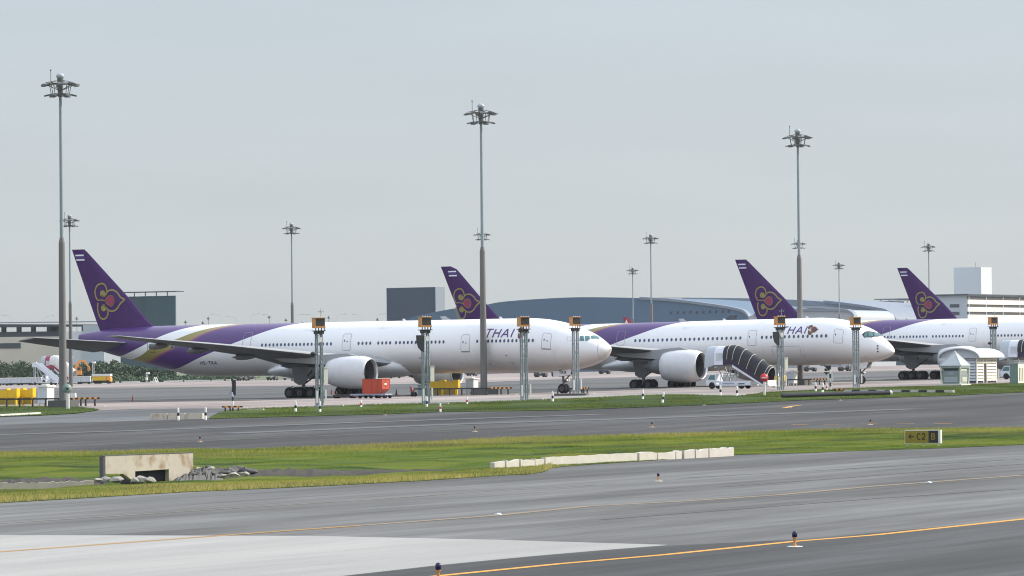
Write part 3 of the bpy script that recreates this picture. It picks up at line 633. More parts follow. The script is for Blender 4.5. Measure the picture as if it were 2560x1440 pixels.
    if long:
        for x, v in ((23.5, 2.0), (12, 1.95), (26.2, 2.35), (11.4, 2.3), (14.5, 2.33)):
            q = MB(); fan(q, H.mapper(x, v, .015), arc(0, 0, .13, .13, 0, 320, 8), 0, 1, 1); q.obj('vent', 'door_line', t)
    else:
        for v in (1.37, 1.6, 1.86):
            q = MB(); fan(q, lambda a, c: H.pt(1.66 + a, v + c, .02), arc(0, 0, .11, .075, 0, 320, 8), 0, 1, 1); q.obj('sensor_probe', 'black', t)
        q = MB(); stroke(q, H.mapper(14, 1.95, .015), [(-2, -.9), (-2, .6), (2, .6), (2, -.9)], .05, 0); q.obj('cargo_door', 'door_line', t)
        q = MB(); fan(q, H.mapper(15.0, 1.78, .02), arc(0, 0, .32, .16, 0, 330, 10), 0, 1, 1); q.obj('vent', 'mark_dark', t)
    # ---- fin with rudder, flag and emblem
    if long: st = [(8.2, S_(62.0), S_(70.5)), (9.4, S_(63.6), S_(71.05)), (12.0, S_(66.1), S_(72.1)), (17.7, S_(72.2), S_(74.4)), (18.1, S_(72.7), S_(74.55))]; zt = 18.1
    else: st = [(8.2, 56.8, 63.5), (9.6, 58.1, 64.1), (13, 61.4, 65.6), (16.0, 64.2, 66.85), (16.6, 64.8, 67.1), (17.0, 65.7, 67.3)]; zt = 17
    fp = [(0, 0), (.02, .35), (.1, .7), (.3, 1), (.55, .85), (.70, .6)]
    def half(x, z):
        le = np.interp(z, [s[0] for s in st], [s[1] for s in st]); te = np.interp(z, [s[0] for s in st], [s[2] for s in st]); c = te - le; u = (x - le) / c
        return float(np.interp(u, [0, .02, .1, .3, .55, .7, 1], [0, .35, .7, 1, .85, .6, .03])) * .055 * c
    vb = MB(); rings = []; rr = []
    for z, le, te in st:
        c = te - le; k = .055 * c
        rings.append([(-(le + u * c), -h * k, z) for u, h in fp] + [(-(le + u * c), h * k, z) for u, h in fp[::-1][:-1]])
        rr.append([(-(le + .70 * c), -.6 * k, z), (-te, -.03 * k, z), (-te, .03 * k, z), (-(le + .70 * c), .6 * k, z)])
    vb.loft(rings, 0, False); fin = vb.obj('fin', 'purple_paint', t)
    rb = MB(); rb.loft(rr, 0, False); rb.obj('rudder', 'purple_paint', fin)
    ff = lambda xo, zo, off=.03: (lambda u, v: (-(xo - u), -(half(xo - u, zo + v) + off), zo + v))
    eb = MB(); emblem(eb, ff(S_(68.75) if long else 63.1, 11.8 if long else 11.95), 1.0 if long else .95); eb.obj('fin_emblem', ['gold_paint', 'pink_paint', 'purple_paint'], fin)
    fl = MB(); g = ff(S_(73.3) if long else 65.4, zt - 1.0, .035); fan(fl, g, [(-.55, -.42), (.75, -.42), (.55, .42), (-.75, .42)], 1, 2, 2)
    g = ff(S_(73.3) if long else 65.4, zt - 1.0, .05)
    for v in (-.28, .28): stroke(fl, g, [(-.62 - .25 * v, v), (.68 - .25 * v, v)], .17, 0)
    fl.obj('flag', ['white_paint', 'title_purple'], fin)
    # ---- tailplane
    for s in (1, -1):
        stz = [(.6, S_(64.2), 6.9, 6.55, .10), (1.6, S_(64.9), 6.4, 6.6, .09), (11.0, S_(72.3), 2.6, 7.35, .08)] if long else [(.6, 58, 6.0, 6.5, .1), (9.35, 64.2, 2.2, 7.3, .08)]
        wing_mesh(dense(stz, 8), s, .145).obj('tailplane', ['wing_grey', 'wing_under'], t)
    # ---- wings
    if long: ws = [(2.2, S_(26.8), 14.6, 3.55, .13), (3.2, S_(28.0), 13.5, 3.75, .13), (9.8, S_(32.8), 8.9, 4.75, .115), (20, S_(39.8), 5.3, 6.05, .10), (27, S_(44.2), 3.2, 6.75, .09), (30.2, S_(46.5), 1.9, 7.15, .08)]
    else: ws = [(2.2, 23.4, 13.4, 3.8, .13), (3.2, 24.3, 12.4, 3.95, .13), (10.4, 29.2, 8.3, 4.85, .115), (21, 36.8, 4.9, 6.1, .10), (29, 42.5, 2.6, 7.2, .09), (31, 44.4, 1.9, 7.7, .08), (32.1, 46.2, 1.3, 8.75, .07), (32.4, 47.4, .8, 9.6, .06)]
    q = Hull([(S_(25.2) if long else 20.5, -2.55, -2.75, .4), (S_(26.6) if long else 22, -1.2, -3.25, 2.6), (S_(29) if long else 24.5, -.75, -3.5, 3.32), (S_(38) if long else 34, -.8, -3.6, 3.4), (S_(42) if long else 38, -1.2, -3.45, 3.2), (S_(44.8) if long else 41, -2.0, -3.12, 2.2), (S_(46) if long else 43, -2.5, -2.9, .5)], 5.54 if long else 5.6, lambda x: x)
    fb = MB(); n = 40; fb.loft([[q.pt(x, 2 * math.pi * j / n) for j in range(n)] for x in np.linspace(q.t[0, 0], q.len, 34)]); fb.obj('wing_fairing', 'fairing_white', t)
    for s in (1, -1):
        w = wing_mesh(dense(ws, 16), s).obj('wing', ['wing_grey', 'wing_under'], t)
        if not long:
            q = wing_mesh([(31.0, 44.37, 1.96, 7.69, .10), (32.12, 46.15, 1.4, 8.75, .10), (32.42, 47.3, .85, 9.6, .09)], s, .02).obj('winglet', ['white_paint', 'white_paint'] if s == 1 else ['purple_paint', 'purple_paint'], w)
        # flap track fairings under the trailing edge
        for y in ((5.6, 12.6, 18.4, 23.2) if long else (7, 12.5, 18, 23)):
            le, c, z = [np.interp(y, [r[0] for r in ws], [r[i] for r in ws]) for i in (1, 2, 3)]
            ln = 4.2 - y * .06; fb = MB(); fb.lathe((-(le + c * .62), -s * y, z - .33 - c * .012), (-1, 0, -.02), [(0, .04), (.5, .22), (1.4, .36), (2.6, .34), (ln - .5, .16), (ln, .02)], 12, 0); fb.obj('flap_track_fairing', 'wing_under', w)
        # engine: cowl, intake lip, fan, exhaust and pylon
        ey, ex, ez = (9.7, S_(25.9), 2.68) if long else (10.5, 22.3, 2.72); k = 1.03 if long else 1.15
        en = MB(); prof = [(.16, 1.60), (.6, 1.74), (1.3, 1.82), (2.5, 1.83), (3.6, 1.76), (4.6, 1.58), (5.3, 1.36), (5.35, 1.28), (4.4, 1.2)] if long else [(.16, 1.60), (.6, 1.74), (1.4, 1.83), (2.8, 1.82), (3.9, 1.68), (4.6, 1.52), (4.65, 1.44), (3.8, 1.4)]
        en.lathe((-ex, -s * ey, ez), (-1, 0, .01), [(a * k, r * k) for a, r in prof], 40, 0, False); e = en.obj('engine', 'engine_white', t)
        lp = MB(); lp.lathe((-ex, -s * ey, ez), (-1, 0, .01), [(a * k, r * k) for a, r in [(.165, 1.602), (.06, 1.55), (.0, 1.49), (.03, 1.43), (.2, 1.38), (.45, 1.36)]], 40, 0, False); lp.obj('intake_lip', 'bare_metal', e)
        fn = MB(); fn.lathe((-ex, -s * ey, ez), (-1, 0, .01), [(a * k, r * k) for a, r in [(.44, 1.362), (1.0, 1.36), (1.45, 1.40)]], 36, 1, False)
        fn.lathe((-ex, -s * ey, ez), (-1, 0, .01), [(a * k, r * k) for a, r in [(1.45, 1.40), (1.47, .45)]], 36, 0, False); fn.lathe((-ex, -s * ey, ez), (-1, 0, .01), [(a * k, r * k) for a, r in [(.75, .01), (.95, .2), (1.47, .45)]], 20, 2, False)
        for j in range(22):
            a = 2 * math.pi * j / 22; a2 = a + .2; fn.add([(-ex - 1.42 * k, -s * ey + .42 * k * math.cos(a), ez + .42 * k * math.sin(a)), (-ex - 1.40 * k, -s * ey + 1.34 * k * math.cos(a2), ez + 1.34 * k * math.sin(a2)), (-ex - 1.46 * k, -s * ey + 1.34 * k * math.cos(a2 + .2), ez + 1.34 * k * math.sin(a2 + .2))], [(0, 1, 2)], 1)
        fn.obj('fan', ['inlet_dark', 'dark_gear', 'inlet_dark'], e)
        xh = MB(); xh.lathe((-ex, -s * ey, ez), (-1, 0, .01), [(a * k, r * k) for a, r in [(4.4, 1.0), (5.6, .86), (6.5, .62), (6.45, .5), (7.3, .12), (7.5, .02)]], 28, 0, False); xh.obj('exhaust_cone', 'gear_grey', e)
        le, c, z = [float(np.interp(ey, [r[0] for r in ws], [r[i] for r in ws])) for i in (1, 2, 3)]
        py = MB(); pp = [(-(ex + 1.4), ez + 1.75 * k), (-(ex + 3), ez + 2.12 * k), (-(le + .3), z + .02), (-(le + c * .7), z - .3), (-(le + c * .55), z - .75), (-(ex + 5.2), ez + .9), (-(ex + 3.5), ez + 1.4)]
        py.prism([(a, d) for a, d in pp], (0, -s * ey - .22, 0), (1, 0, 0), (0, 0, 1), (0, 1, 0), .44); py.obj('engine_pylon', 'wing_grey', t)
        # main gear
        gx, gy, ax, wr = (S_(37.8), 5.5, (-1.45, 0, 1.45), .67) if long else (33.6, 5.3, (-1.02, 1.02), .69)
        gb = MB(); gb.tube((-gx, -s * gy, .75), (-gx + .1, -s * (gy + .1), 3.6), .21, .24, 14, 0); gb.tube((-gx, -s * gy, 1.6), (-gx + 2.3, -s * (gy - .5), 3.2), .1, n=8, m=1); gb.tube((-gx, -s * gy, 1.9), (-gx, -s * (gy - 1.8), 3.2), .09, n=8, m=1)
        gb.box((-gx, -s * gy, .70), (abs(ax[0]) * 2 + .6, .26, .28), 1)
        for a in ax: gb.tube((-gx - a, -s * gy - .75, .65), (-gx - a, -s * gy + .75, .65), .09, n=8, m=1)
        for a in ax: gb.tube((-gx - a - .3, -s * gy - .2, .9), (-gx - a + .1, -s * gy - .2, 1.45), .05, n=6, m=1)
        gear = gb.obj('main_landing_gear', ['gear_grey', 'dark_gear'], t, (0, 0, gear_dz))
        pl = MB(); pl.prism([(1.05, 3.7), (1.1, 2.2), (.55, 1.62), (-.15, 1.55), (-.8, 1.9), (-1.1, 3.7)], (-gx - .1, -s * (gy + .55), 0), (1, 0, 0), (0, 0, 1), (0, -s, 0), .08); pl.obj('gear_door', 'gear_grey', gear)
        wm = None
        for a in ax:
            for dy in (-.70, .70):
                if wm is None: wm = make_wheel(wr, .48).obj('wheel', ['tyre', 'rim'], gear); o = wm
                else: o = wm.copy(); COL.objects.link(o); o.parent = gear
                o.location = (-gx - a, -s * gy + dy, wr)
    # nose gear
    nx, nr = (6.15, .55) if long else (4.85, .54)
    gb = MB(); gb.tube((-nx, 0, nr), (-nx - .1, 0, 2.7), .12, .16, 12, 0); gb.tube((-nx, 0, 1.3), (-nx + 1.5, 0, 2.75), .08, n=8, m=1); gb.tube((-nx, -.5, nr), (-nx, .5, nr), .07, n=8, m=1); gb.box((-nx + .25, 0, 1.35), (.25, .5, .25), 1)
    gb.tube((-nx + .45, -.2, 1.5), (-nx + .62, -.2, 1.5), .12, n=10, m=2); gb.tube((-nx + .45, .2, 1.5), (-nx + .62, .2, 1.5), .12, n=10, m=2)
    gear = gb.obj('nose_landing_gear', ['gear_grey', 'dark_gear', 'dome_white'], t)
    wm = None
    for dy in (-.32, .32):
        if wm is None: wm = make_wheel(nr, .36).obj('wheel', ['tyre', 'rim'], gear); o = wm
        else: o = wm.copy(); COL.objects.link(o); o.parent = gear
        o.location = (-nx, dy, nr)
    for s in (1, -1):
        db = MB(); db.prism([(-1.0, 2.75), (-1.0, 1.85), (1.25, 2.08), (1.35, 2.85)] if long else [(-.8, 2.9), (-.8, 1.85), (1.1, 2.0), (1.5, 2.95)], (-nx, -s * .62, 0), (1, 0, 0), (0, 0, 1), (0, -s, 0), .05)
        dd = db.obj('nose_gear_door', 'white_paint', gear)
        if s == 1 and kind == 'long':
            q = MB(); write(q, lambda u, v: (-nx - .2 + u, -.69, 2.2 + v), 'TKA', 0, 0, .36, .07, 0, .22); q.obj('door_lettering', 'mark_dark', dd)
        if s == 1 and not long:
            q = MB(); q.bx(-nx - .8, -nx - .1, -.70, -.69, 1.72, 2.2); q.obj('cover_flag', 'red_dark', dd)
    # antennas on the crown
    for x in ((14., 27., 41.) if long else (12., 24.)):
        q = MB(); z = 5.54 + 3.1 if long else 8.65; q.prism([(0, -.05), (-.45, -.05), (-.55, .22), (-.3, .24)], (-S_(x), -.02, z), (1, 0, 0), (0, 0, 1), (0, 1, 0), .04); q.obj('antenna', 'white_paint', t)
    return t
HEAD = R(-30); hx, hy = math.cos(HEAD), math.sin(HEAD); HV = np.array([hx, hy]); RV = np.array([hy, -hx])
def nose(px, Y): return (px - 1280) * Y / F, Y
def place(x, y, pitch, ng):
    gx_, gy_ = x - ng * hx, y - ng * hy; return (x, y, float(gz(gx_, gy_)) + pitch * ng - .0)
GRP = 'purple tailed airliners parked in a row'
x, y = 11.1, 498; A1 = build_airliner('airliner', 'foremost airliner seen whole, long twin engined jet with six wheel bogies and round nose', 'airliner', 'long', place(x, y, .0025, 5.9), HEAD, .0025, -.24, GRP)
x, y = 48.8, 562; A2 = build_airliner('airliner', 'airliner with black masked cockpit windows and drooped pointed nose, second in the row', 'airliner', 'a', place(x, y, .010, 4.85), HEAD, .010, -.2, GRP)
x, y = 89.6, 634; A3 = build_airliner('airliner', 'airliner running off the right edge of the photo, behind the louvred white hut', 'airliner', 'mid', place(x, y, -.001, 5.9), HEAD, -.001, -.3, GRP)
def child_shift(root, dz):
    for c in root.children:
        if c.name.startswith('main_landing_gear'): c.location.z = dz
A4 = copy_tree(A1, None, ('window', 'registration', 'vent')); x, y = 129.8, 707; A4.location = place(x, y, 0, 5.9)
A4['label'] = 'farthest purple finned airliner, only its tail fin showing above the airliner at right'

# ------------------------------------------------------------------ floodlight masts
def make_mast():
    t = empty('floodlight_mast', 'mast', 'light mast')
    b = MB(); b.bx(-1.1, 1.1, -1.1, 1.1, -.3, .75); b.obj('plinth', 'plinth', t)
    b = MB(); b.tube((0, 0, .75), (0, 0, 16.4), .40, .31, 18); b.tube((0, 0, 16.4), (0, 0, 16.9), .30, .20, 18); b.obj('lower_pole', 'mast_lower', t)
    b = MB(); b.tube((0, 0, 16.8), (0, 0, 32.0), .19, .14, 14); b.obj('upper_pole', 'mast_upper', t)
    b = MB()
    for z, r in ((31.1, .9), (32.2, 1.1)):
        q = [(r * math.cos(2 * math.pi * k / 12), r * math.sin(2 * math.pi * k / 12), z) for k in range(12)]
        for i in range(12): b.tube(q[i], q[(i + 1) % 12], .05, n=5)
        for k in range(4): a = math.pi / 2 * k; b.tube((0, 0, z + .1), (r * math.cos(a), r * math.sin(a), z), .05, n=5)
    for k in range(8):
        a = math.pi / 4 * k; c, d = math.cos(a), math.sin(a); b.tube((.9 * c, .9 * d, 31.1), (1.1 * c, 1.1 * d, 32.2), .035, n=4); b.tube((0, 0, 32.6), (1.5 * c, 1.5 * d, 32.28), .035, n=4); b.tube((.3 * c, .3 * d, 31.6), (1.75 * c, 1.75 * d, 32.22), .035, n=4)
    b.tube((0, 0, 30.9), (0, 0, 33.0), .26, .33, 12); b.obj('head_frame', 'lamp_dark', t)
    b = MB(); b.ell((0, 0, 32.95), (.42, .42, .32), 0, 14, 8); b.obj('dome', 'terminal_pale', t)
    b = MB(); b.tube((-1.15, 0, 32.2), (-1.15, 0, 33.6), .035, n=5); b.ell((-1.15, 0, 33.6), (.09, .09, .09), 0, 8, 5); b.obj('antenna', 'lamp_dark', t)
    for k in range(6):
        a = R(8 + 60 * k); b = MB(); c, s_ = math.cos(a), math.sin(a)
        b.prism([(-.5, .08), (.55, -.12), (.55, .02), (-.35, .24)], (1.45 * c - .34 * -s_, 1.45 * s_ - .34 * c, 32.08), (c, s_, 0), (0, 0, 1), (-s_, c, 0), .68); b.tube((.9 * c, .9 * s_, 32.2), (1.4 * c, 1.4 * s_, 32.15), .05, n=5); b.obj('floodlight', 'lamp_dark', t)
        a = R(38 + 60 * k); b = MB(); c, s_ = math.cos(a), math.sin(a)
        b.prism([(-.42, .07), (.48, -.11), (.48, .02), (-.3, .2)], (1.12 * c - .3 * -s_, 1.12 * s_ - .3 * c, 31.02), (c, s_, 0), (0, 0, 1), (-s_, c, 0), .6); b.tube((.7 * c, .7 * s_, 31.1), (1.1 * c, 1.1 * s_, 31.05), .05, n=5); b.obj('floodlight', 'lamp_dark', t)
    return t
mast = make_mast()
near_masts = [(157, 437, 'tallest floodlight mast, at the left beside the first tail fin'), (1209, 502, 'floodlight mast standing before the lettering on the foremost airliner'), (2001, 571, 'floodlight mast standing before the lettering on the airliner with masked cockpit')]
far_masts = [(177, 829, 'distant floodlight mast close behind the tallest mast'), (732, 903, 'distant floodlight mast rising alone from the roof line of the foremost airliner'),
             (1209, 976, 'distant floodlight mast hidden behind the mast in the middle, its lamps peeping out'), (1630, 1034, 'distant floodlight mast in front of the blue curved terminal'),
             (2000, 1111, 'distant floodlight mast hidden behind the mast near the masked cockpit airliner'), (2325, 1170, 'distant floodlight mast between the farthest fin and the white rooftop block'),
             (1584, 1390, 'very distant small floodlight mast above the highest point of the curved terminal'), (2100, 1375, 'very distant small floodlight mast above the dark blue wall at right')]
for i, (px, Y, lb) in enumerate(near_masts + far_masts):
    far = i > 2; p = GY(px, Y); put(mast, i == 0, p, HEAD, lb, 'distant floodlight masts' if far else 'tall floodlight masts along the apron edge', ('plinth',) if far else ())
    if i == 0: mast.name = 'floodlight_mast'

# ------------------------------------------------------------------ lattice stand posts with orange box heads
def make_tower():
    t = empty('stand_tower', 'tower', 'lattice tower')
    b = MB()
    for x in (-.24, .24):
        for y in (-.22, .22): b.tube((x, y, -.2), (x, y, 7.0), .085, n=8)
    for i in range(10):
        z = .3 + i * .68
        for y in (-.22, .22): b.bar((-.24, y, z), (.24, y, z), .05)
        for x in (-.24, .24): b.bar((x, -.22, z), (x, .22, z + (.68 if i % 2 else 0)), .045)
        if i % 3 == 0: b.bar((-.24, -.22, z), (.24, -.22, z + .68), .045)
    b.bx(-.26, .26, -.26, -.2, 2.0, 2.12); b.bx(-.26, .26, -.26, -.2, 4.4, 4.5)
    b.obj('lattice', 'steel', t)
    b = MB(); b.bx(-.56, .56, -.4, .4, 7.0, 7.08); b.bx(-.4, -.1, -.3, .3, 6.75, 7.0); b.bx(.1, .4, -.3, .3, 6.75, 7.0)
    for k in range(4): b.tube((-.42 + k * .28, -.3, 7.08), (-.42 + k * .28, -.3, 7.35), .05, n=6)
    b.obj('platform', 'rail_dark', t)
    b = MB(); b.bx(-.52, .52, -.36, .42, 7.30, 7.46); b.bx(-.52, .52, -.24, .42, 7.46, 8.2); b.bx(-.55, .55, -.38, .45, 8.2, 8.26); b.bx(-.52, -.46, -.36, -.24, 7.46, 8.2); h = b.obj('display_head', 'box_orange', t)
    b = MB(); b.bx(-.45, .50, -.285, -.242, 7.5, 8.17); b.obj('display_screen', 'screen', h)
    for k in range(4): b = MB(); b.ell((-.36 + k * .24, -.3, 8.29), (.07, .07, .05), 0, 8, 5); b.obj('lamp', 'dome_white', h)
    b = MB(); b.bx(-.1, .2, -.34, -.25, 6.0, 6.45); b.obj('white_panel', 'offwhite', t)
    b = MB(); b.bx(.30, .68, -.45, -.05, 2.25, 3.65); b.bx(.27, .71, -.5, 0, 3.65, 3.70); b.obj('cabinet', 'cab_cream', t)
    b = MB(); b.bx(-.44, -.31, -.4, -.26, .45, 1.55); b.obj('warning_strip', 'dome_white', t)
    b = MB(); b.bx(.42, .56, -.4, -.26, .55, 1.65); b.obj('warning_strip', 'dome_white', t)
    b = MB(); b.ell((-.75, -.4, 4.95), (.26, .26, .19), 0, 12, 8); b.bar((-.75, -.3, 4.9), (-.22, -.2, 4.9), .06); b.obj('camera_dome', 'black', t)
    b = MB(); b.prism([(-.03, 6.55), (-.03, 5.0), (-.28, 5.05), (-.62, 5.4), (-.78, 5.95), (-.80, 6.55)], (-.22, -.30, 0), (1, 0, 0), (0, 0, 1), (0, 1, 0), .07); b.obj('quarter_disc_sign', 'black', t)
    b = MB(); b.tube((.3, .2, 8.28), (.3, .2, 9.1), .03, n=5)
    for a in (0, 2.1, 4.2): b.bar((.3, .2, 8.75), (.3 + .22 * math.cos(a), .2 + .22 * math.sin(a), 8.8), .03); b.ell((.3 + .22 * math.cos(a), .2 + .22 * math.sin(a), 8.85), (.06, .06, .06), 0, 6, 4)
    b.obj('weather_mast', 'steel', t)
    b = MB(); b.bx(-.9, .9, -.6, .6, -.25, .06); b.obj('footing', 'concrete_pale', t)
    return t
tower = make_tower()
TW = [(799, 1019, 1.0, 'lattice post with orange box head and spindly weather vane, before the near engine', ('quarter_disc_sign',)), (1065, 1014, 1.0, 'lattice post with orange box head and black quarter disc, before the foremost airliner', ('camera_dome', 'weather_mast')),
      (1311, 1002, 1.0, 'slim lattice post with orange box head hiding the emblem beside the lettering', ('quarter_disc_sign', 'camera_dome', 'cabinet', 'weather_mast', 'white_panel')), (1440, 986, 1.0, 'lattice post with orange box head just behind the round nose and nose wheels', ('quarter_disc_sign', 'camera_dome', 'cabinet', 'weather_mast', 'white_panel')),
      (1952, 977, 1.0, 'lattice post with black quarter disc and weather vane right of the covered stairs', ('camera_dome',)), (2141, 970, 1.0, 'slim lattice post with orange box head beside the drooped nose', ('quarter_disc_sign', 'camera_dome', 'cabinet', 'weather_mast', 'white_panel')),
      (2484, 960, 1.0, 'lattice post with orange box head standing behind the louvred hut', ('quarter_disc_sign', 'white_panel', 'cabinet'))]
for px, py, k, lb, skip in TW:
    p = G(px, py)
    if px == 2484: p = GY(2484, 545)
    o = copy_tree(tower, None, skip); o.location = p; o.rotation_euler.z = R(24); o['label'] = lb; o['group'] = 'lattice posts with orange box heads'
    top = {799: 793, 1065: 791, 1311: 791, 1440: 791, 1952: 790, 2141: 792, 2484: 792}[px]
    zt = P(px, top, p.y)[2] - p.z; o.scale = (1, 1, zt / 8.3)
for c in kids(tower):
    for d in kids(c): bpy.data.objects.remove(d)
    bpy.data.objects.remove(c)
bpy.data.objects.remove(tower)

# ------------------------------------------------------------------ marker posts, cones, signs along the verge
def make_post(c0):
    t = empty('marker_post', 'post', 'marker post')
    b = MB(); b.lathe((0, 0, -.05), (0, 0, 1), [(0, .10), (.42, .10), (.42, .095)], 12); b.obj('post_base', 'dome_white', t)
    b = MB(); b.lathe((0, 0, .37), (0, 0, 1), [(0, .105), (.25, .105)], 12); b.obj('post_band', c0, t)
    b = MB(); b.lathe((0, 0, .62), (0, 0, 1), [(0, .095), (.36, .075), (.40, .05), (.41, .01)], 12); b.obj('post_top', 'dome_white', t)
    return t
pb = make_post('black')
for i, (px, py, lb) in enumerate([(446, 1050.5, 'black and white post before the low concrete wall, left one of two'), (514, 1050, 'black and white post at the right end of the low concrete wall'), (739, 1031, 'black and white post in the grass below the main wheels of the foremost airliner'),
        (800, 1033, 'black and white post at the foot of the lattice post with a weather vane'), (1067, 1020, 'black and white post at the foot of the first lattice post with a quarter disc'), (1382, 1006, 'black and white post in the grass left of the nose wheels'),
        (1607, 1001, 'black and white post below the main wheels of the masked cockpit airliner'), (1656, 1009, 'leaning black and white post nearest the middle taxiway'), (1801, 990, 'black and white post before the rear of the stairs truck'), (1843, 992, 'black and white post before the front wheel of the stairs truck'),
        (2039, 981, 'small black and white post left of the striped signal pole'), (2056, 984, 'small black and white post at the foot of the striped signal pole')]):
    o = put(pb, i == 0, G(px, py), random.uniform(0, 3), lb, 'black and white marker posts')
    o.rotation_euler.y = R(8) if px == 1656 else R(random.uniform(-2, 4))
pr = make_post('red')
for i, (px, py, lb) in enumerate([(903, 1020, 'red and white post in the grass below the red container'), (1101, 1030, 'red and white post standing at the edge of the middle taxiway'), (1168, 1012, 'red and white post in the grass below the white cabinet'), (2067, 977, 'small red and white post beside the striped signal pole')]):
    o = put(pr, i == 0, G(px, py), 0, lb, 'red and white marker posts'); o.scale = (.9, .9, .72)
def make_cone():
    t = empty('traffic_cone', 'cone', 'cone'); b = MB(); b.bx(-.2, .2, -.2, .2, 0, .05); b.obj('cone_base', 'rail_dark', t)
    b = MB(); b.lathe((0, 0, .05), (0, 0, 1), [(0, .15), (.3, .095), (.55, .05), (.70, .03), (.71, .005)], 14); b.obj('cone_body', 'red_dark', t); return t
cn = make_cone()
for i, (px, py, lb) in enumerate([(332, 1004, 'dark red cone alone on the apron at left'), (991, 989, 'dark cone on the apron right of the red container'), (829, 987, 'dark cone beside the second bogie of the foremost airliner'), (838, 986, 'dark cone nearest the second bogie wheels')]):
    put(cn, i == 0, G(px, py), 0, lb, 'traffic cones on the apron')
# raised edge lamps
def make_lamp(blue):
    t = empty('edge_lamp', 'lamp', 'edge lamp')
    b = MB(); b.lathe((0, 0, 0), (0, 0, 1), [(0, .21), (.012, .21), (.02, .17), (.02, .06)], 20); b.obj('base_plate', 'dome_white', t)
    b = MB(); b.lathe((0, 0, .02), (0, 0, 1), [(0, .05), (.05, .038), (.19, .038), (.21, .062), (.235, .062)], 14); b.obj('stem', 'box_orange', t)
    b = MB(); b.lathe((0, 0, .25), (0, 0, 1), [(0, .055), (.02, .07), (.11, .07), (.15, .055), (.17, .02), (.172, .001)], 16); b.obj('lens', 'blue_lamp' if blue else 'rail_dark', t)
    return t
lp_ = make_lamp(True)
for i, (px, py, k, lb) in enumerate([(1987, 1367, 1, 'raised blue taxiway lamp on an orange stem beside the orange line at right'), (1096, 1452, 1, 'raised blue taxiway lamp cut by the bottom edge of the photo'), (1646, 1203, .85, 'small orange lamp on the near taxiway below the broken kerb'),
        (500, 1105, .9, 'small lamp on the middle taxiway behind the culvert'), (1187, 1079, .9, 'small orange lamp at the middle of the middle taxiway edge'), (1630, 1068, .9, 'small lamp on the middle taxiway left of the yellow sign'), (2176, 1062, .9, 'small lamp on the dashed line above the yellow sign'),
        (963, 1038, .75, 'tiny dark lamp in the far verge below the first quarter disc post'), (1398, 1024, .75, 'tiny dark lamp in the far verge left of the stairs truck'), (1760, 1013, .75, 'tiny lamp at the verge edge below the stairs truck'), (2101, 1001, .75, 'tiny lamp at the verge edge below the black pipe')]):
    o = put(lp_, i == 0, G(px, py), 0, lb, 'raised taxiway edge lamps'); o.scale = (k, k, k)
for px, py, lb in [(1245, 1288, 'flush silver lamp set in the worn centre line'), (2322, 1208, 'flush silver lamp set in the taxiway at right'), (1975, 1019, 'flush lamp at the arrow marking on the middle taxiway')]:
    b = MB(); b.lathe((0, 0, 0), (0, 0, 1), [(0, .14), (.02, .13), (.04, .08), (.04, .01)], 18); b.bx(-.03, .03, -.12, .12, .02, .055)
    o = b.obj('inset_lamp', 'cabinet_grey', None, G(px, py) + Vector((0, 0, .02)), HEAD); tag(o, lb, 'inset lamp', 'flush centre line lamps')
# taxiway sign
p = G(2308, 1114.5); s_ = p.y / F; SW = 92 * s_
t = empty('taxiway_sign', 'yellow and black sign reading C2 and B with a white right end, in the grass', 'sign', p, R(-20))
b = MB(); b.bx(-SW / 2, SW / 2, -.12, .22, .14, .90); b.obj('sign_case', 'dome_white', t)
b = MB(); b.bx(-SW / 2 + .03, .35, -.135, -.12, .17, .86); b.obj('direction_panel', 'sign_yellow', t); b = MB(); b.bx(.35, SW / 2 - .14, -.135, -.12, .17, .86); b.obj('location_panel', 'sign_black', t)
f = lambda u, v: (u, -.142, v)
b = MB(); write(b, f, 'C2', -.33, .36, .34, .062, 0, .25); b.obj('direction_lettering', 'sign_black', t)
b = MB(); stroke(b, f, [(-.80, .53), (-.48, .53)], .06); b.obj('direction_arrow', 'sign_black', t); b = MB(); stroke(b, lambda u, v: (u, -.145, v), [(-.66, .66), (-.80, .53), (-.66, .40)], .06); b.obj('arrow_head', 'sign_black', t)
b = MB(); write(b, f, 'B', .52, .36, .34, .06, 0, .2); b.obj('location_lettering', 'sign_yellow', t)
for x in (-.9, .05, .9): b = MB(); b.tube((x, 0, 0), (x, 0, .15), .035, n=8); b.lathe((x, 0, 0), (0, 0, 1), [(0, .09), (.03, .09), (.03, .03)], 10); b.obj('leg', 'dome_white', t)
# stop disc sign
p = G(1911, 990); t = empty('stop_sign', 'round red sign with pale bar on white post before the covered stairs', 'sign', p, R(10))
b = MB(); b.tube((0, 0, -.1), (0, 0, 1.35), .12, n=12); b.obj('post', 'dome_white', t)
b = MB(); b.lathe((0, -.02, 1.75), (0, -1, 0), [(0, .40), (.05, .40), (.05, .01)], 24); b.obj('sign_disc', 'red', t); b = MB(); b.bx(-.26, .26, -.085, -.07, 1.68, 1.82); b.obj('sign_bar', 'dome_white', t)
p = G(170, 1023); t = empty('round_sign', 'round green grey sign seen from behind on a thick white post beside the tallest mast', 'sign', p, R(20))
b = MB(); b.tube((0, 0, -.1), (0, 0, 1.5), .16, n=12); b.obj('post', 'dome_white', t); b = MB(); b.lathe((-.05, .1, 2.0), (0, -1, .1), [(0, .46), (.06, .46), (.06, .01)], 24); b.obj('sign_disc', 'green_grey', t); b = MB(); b.box((-.05, -.03, 2.0), (.25, .1, .18)); b.obj('clamp', 'rail_dark', t)
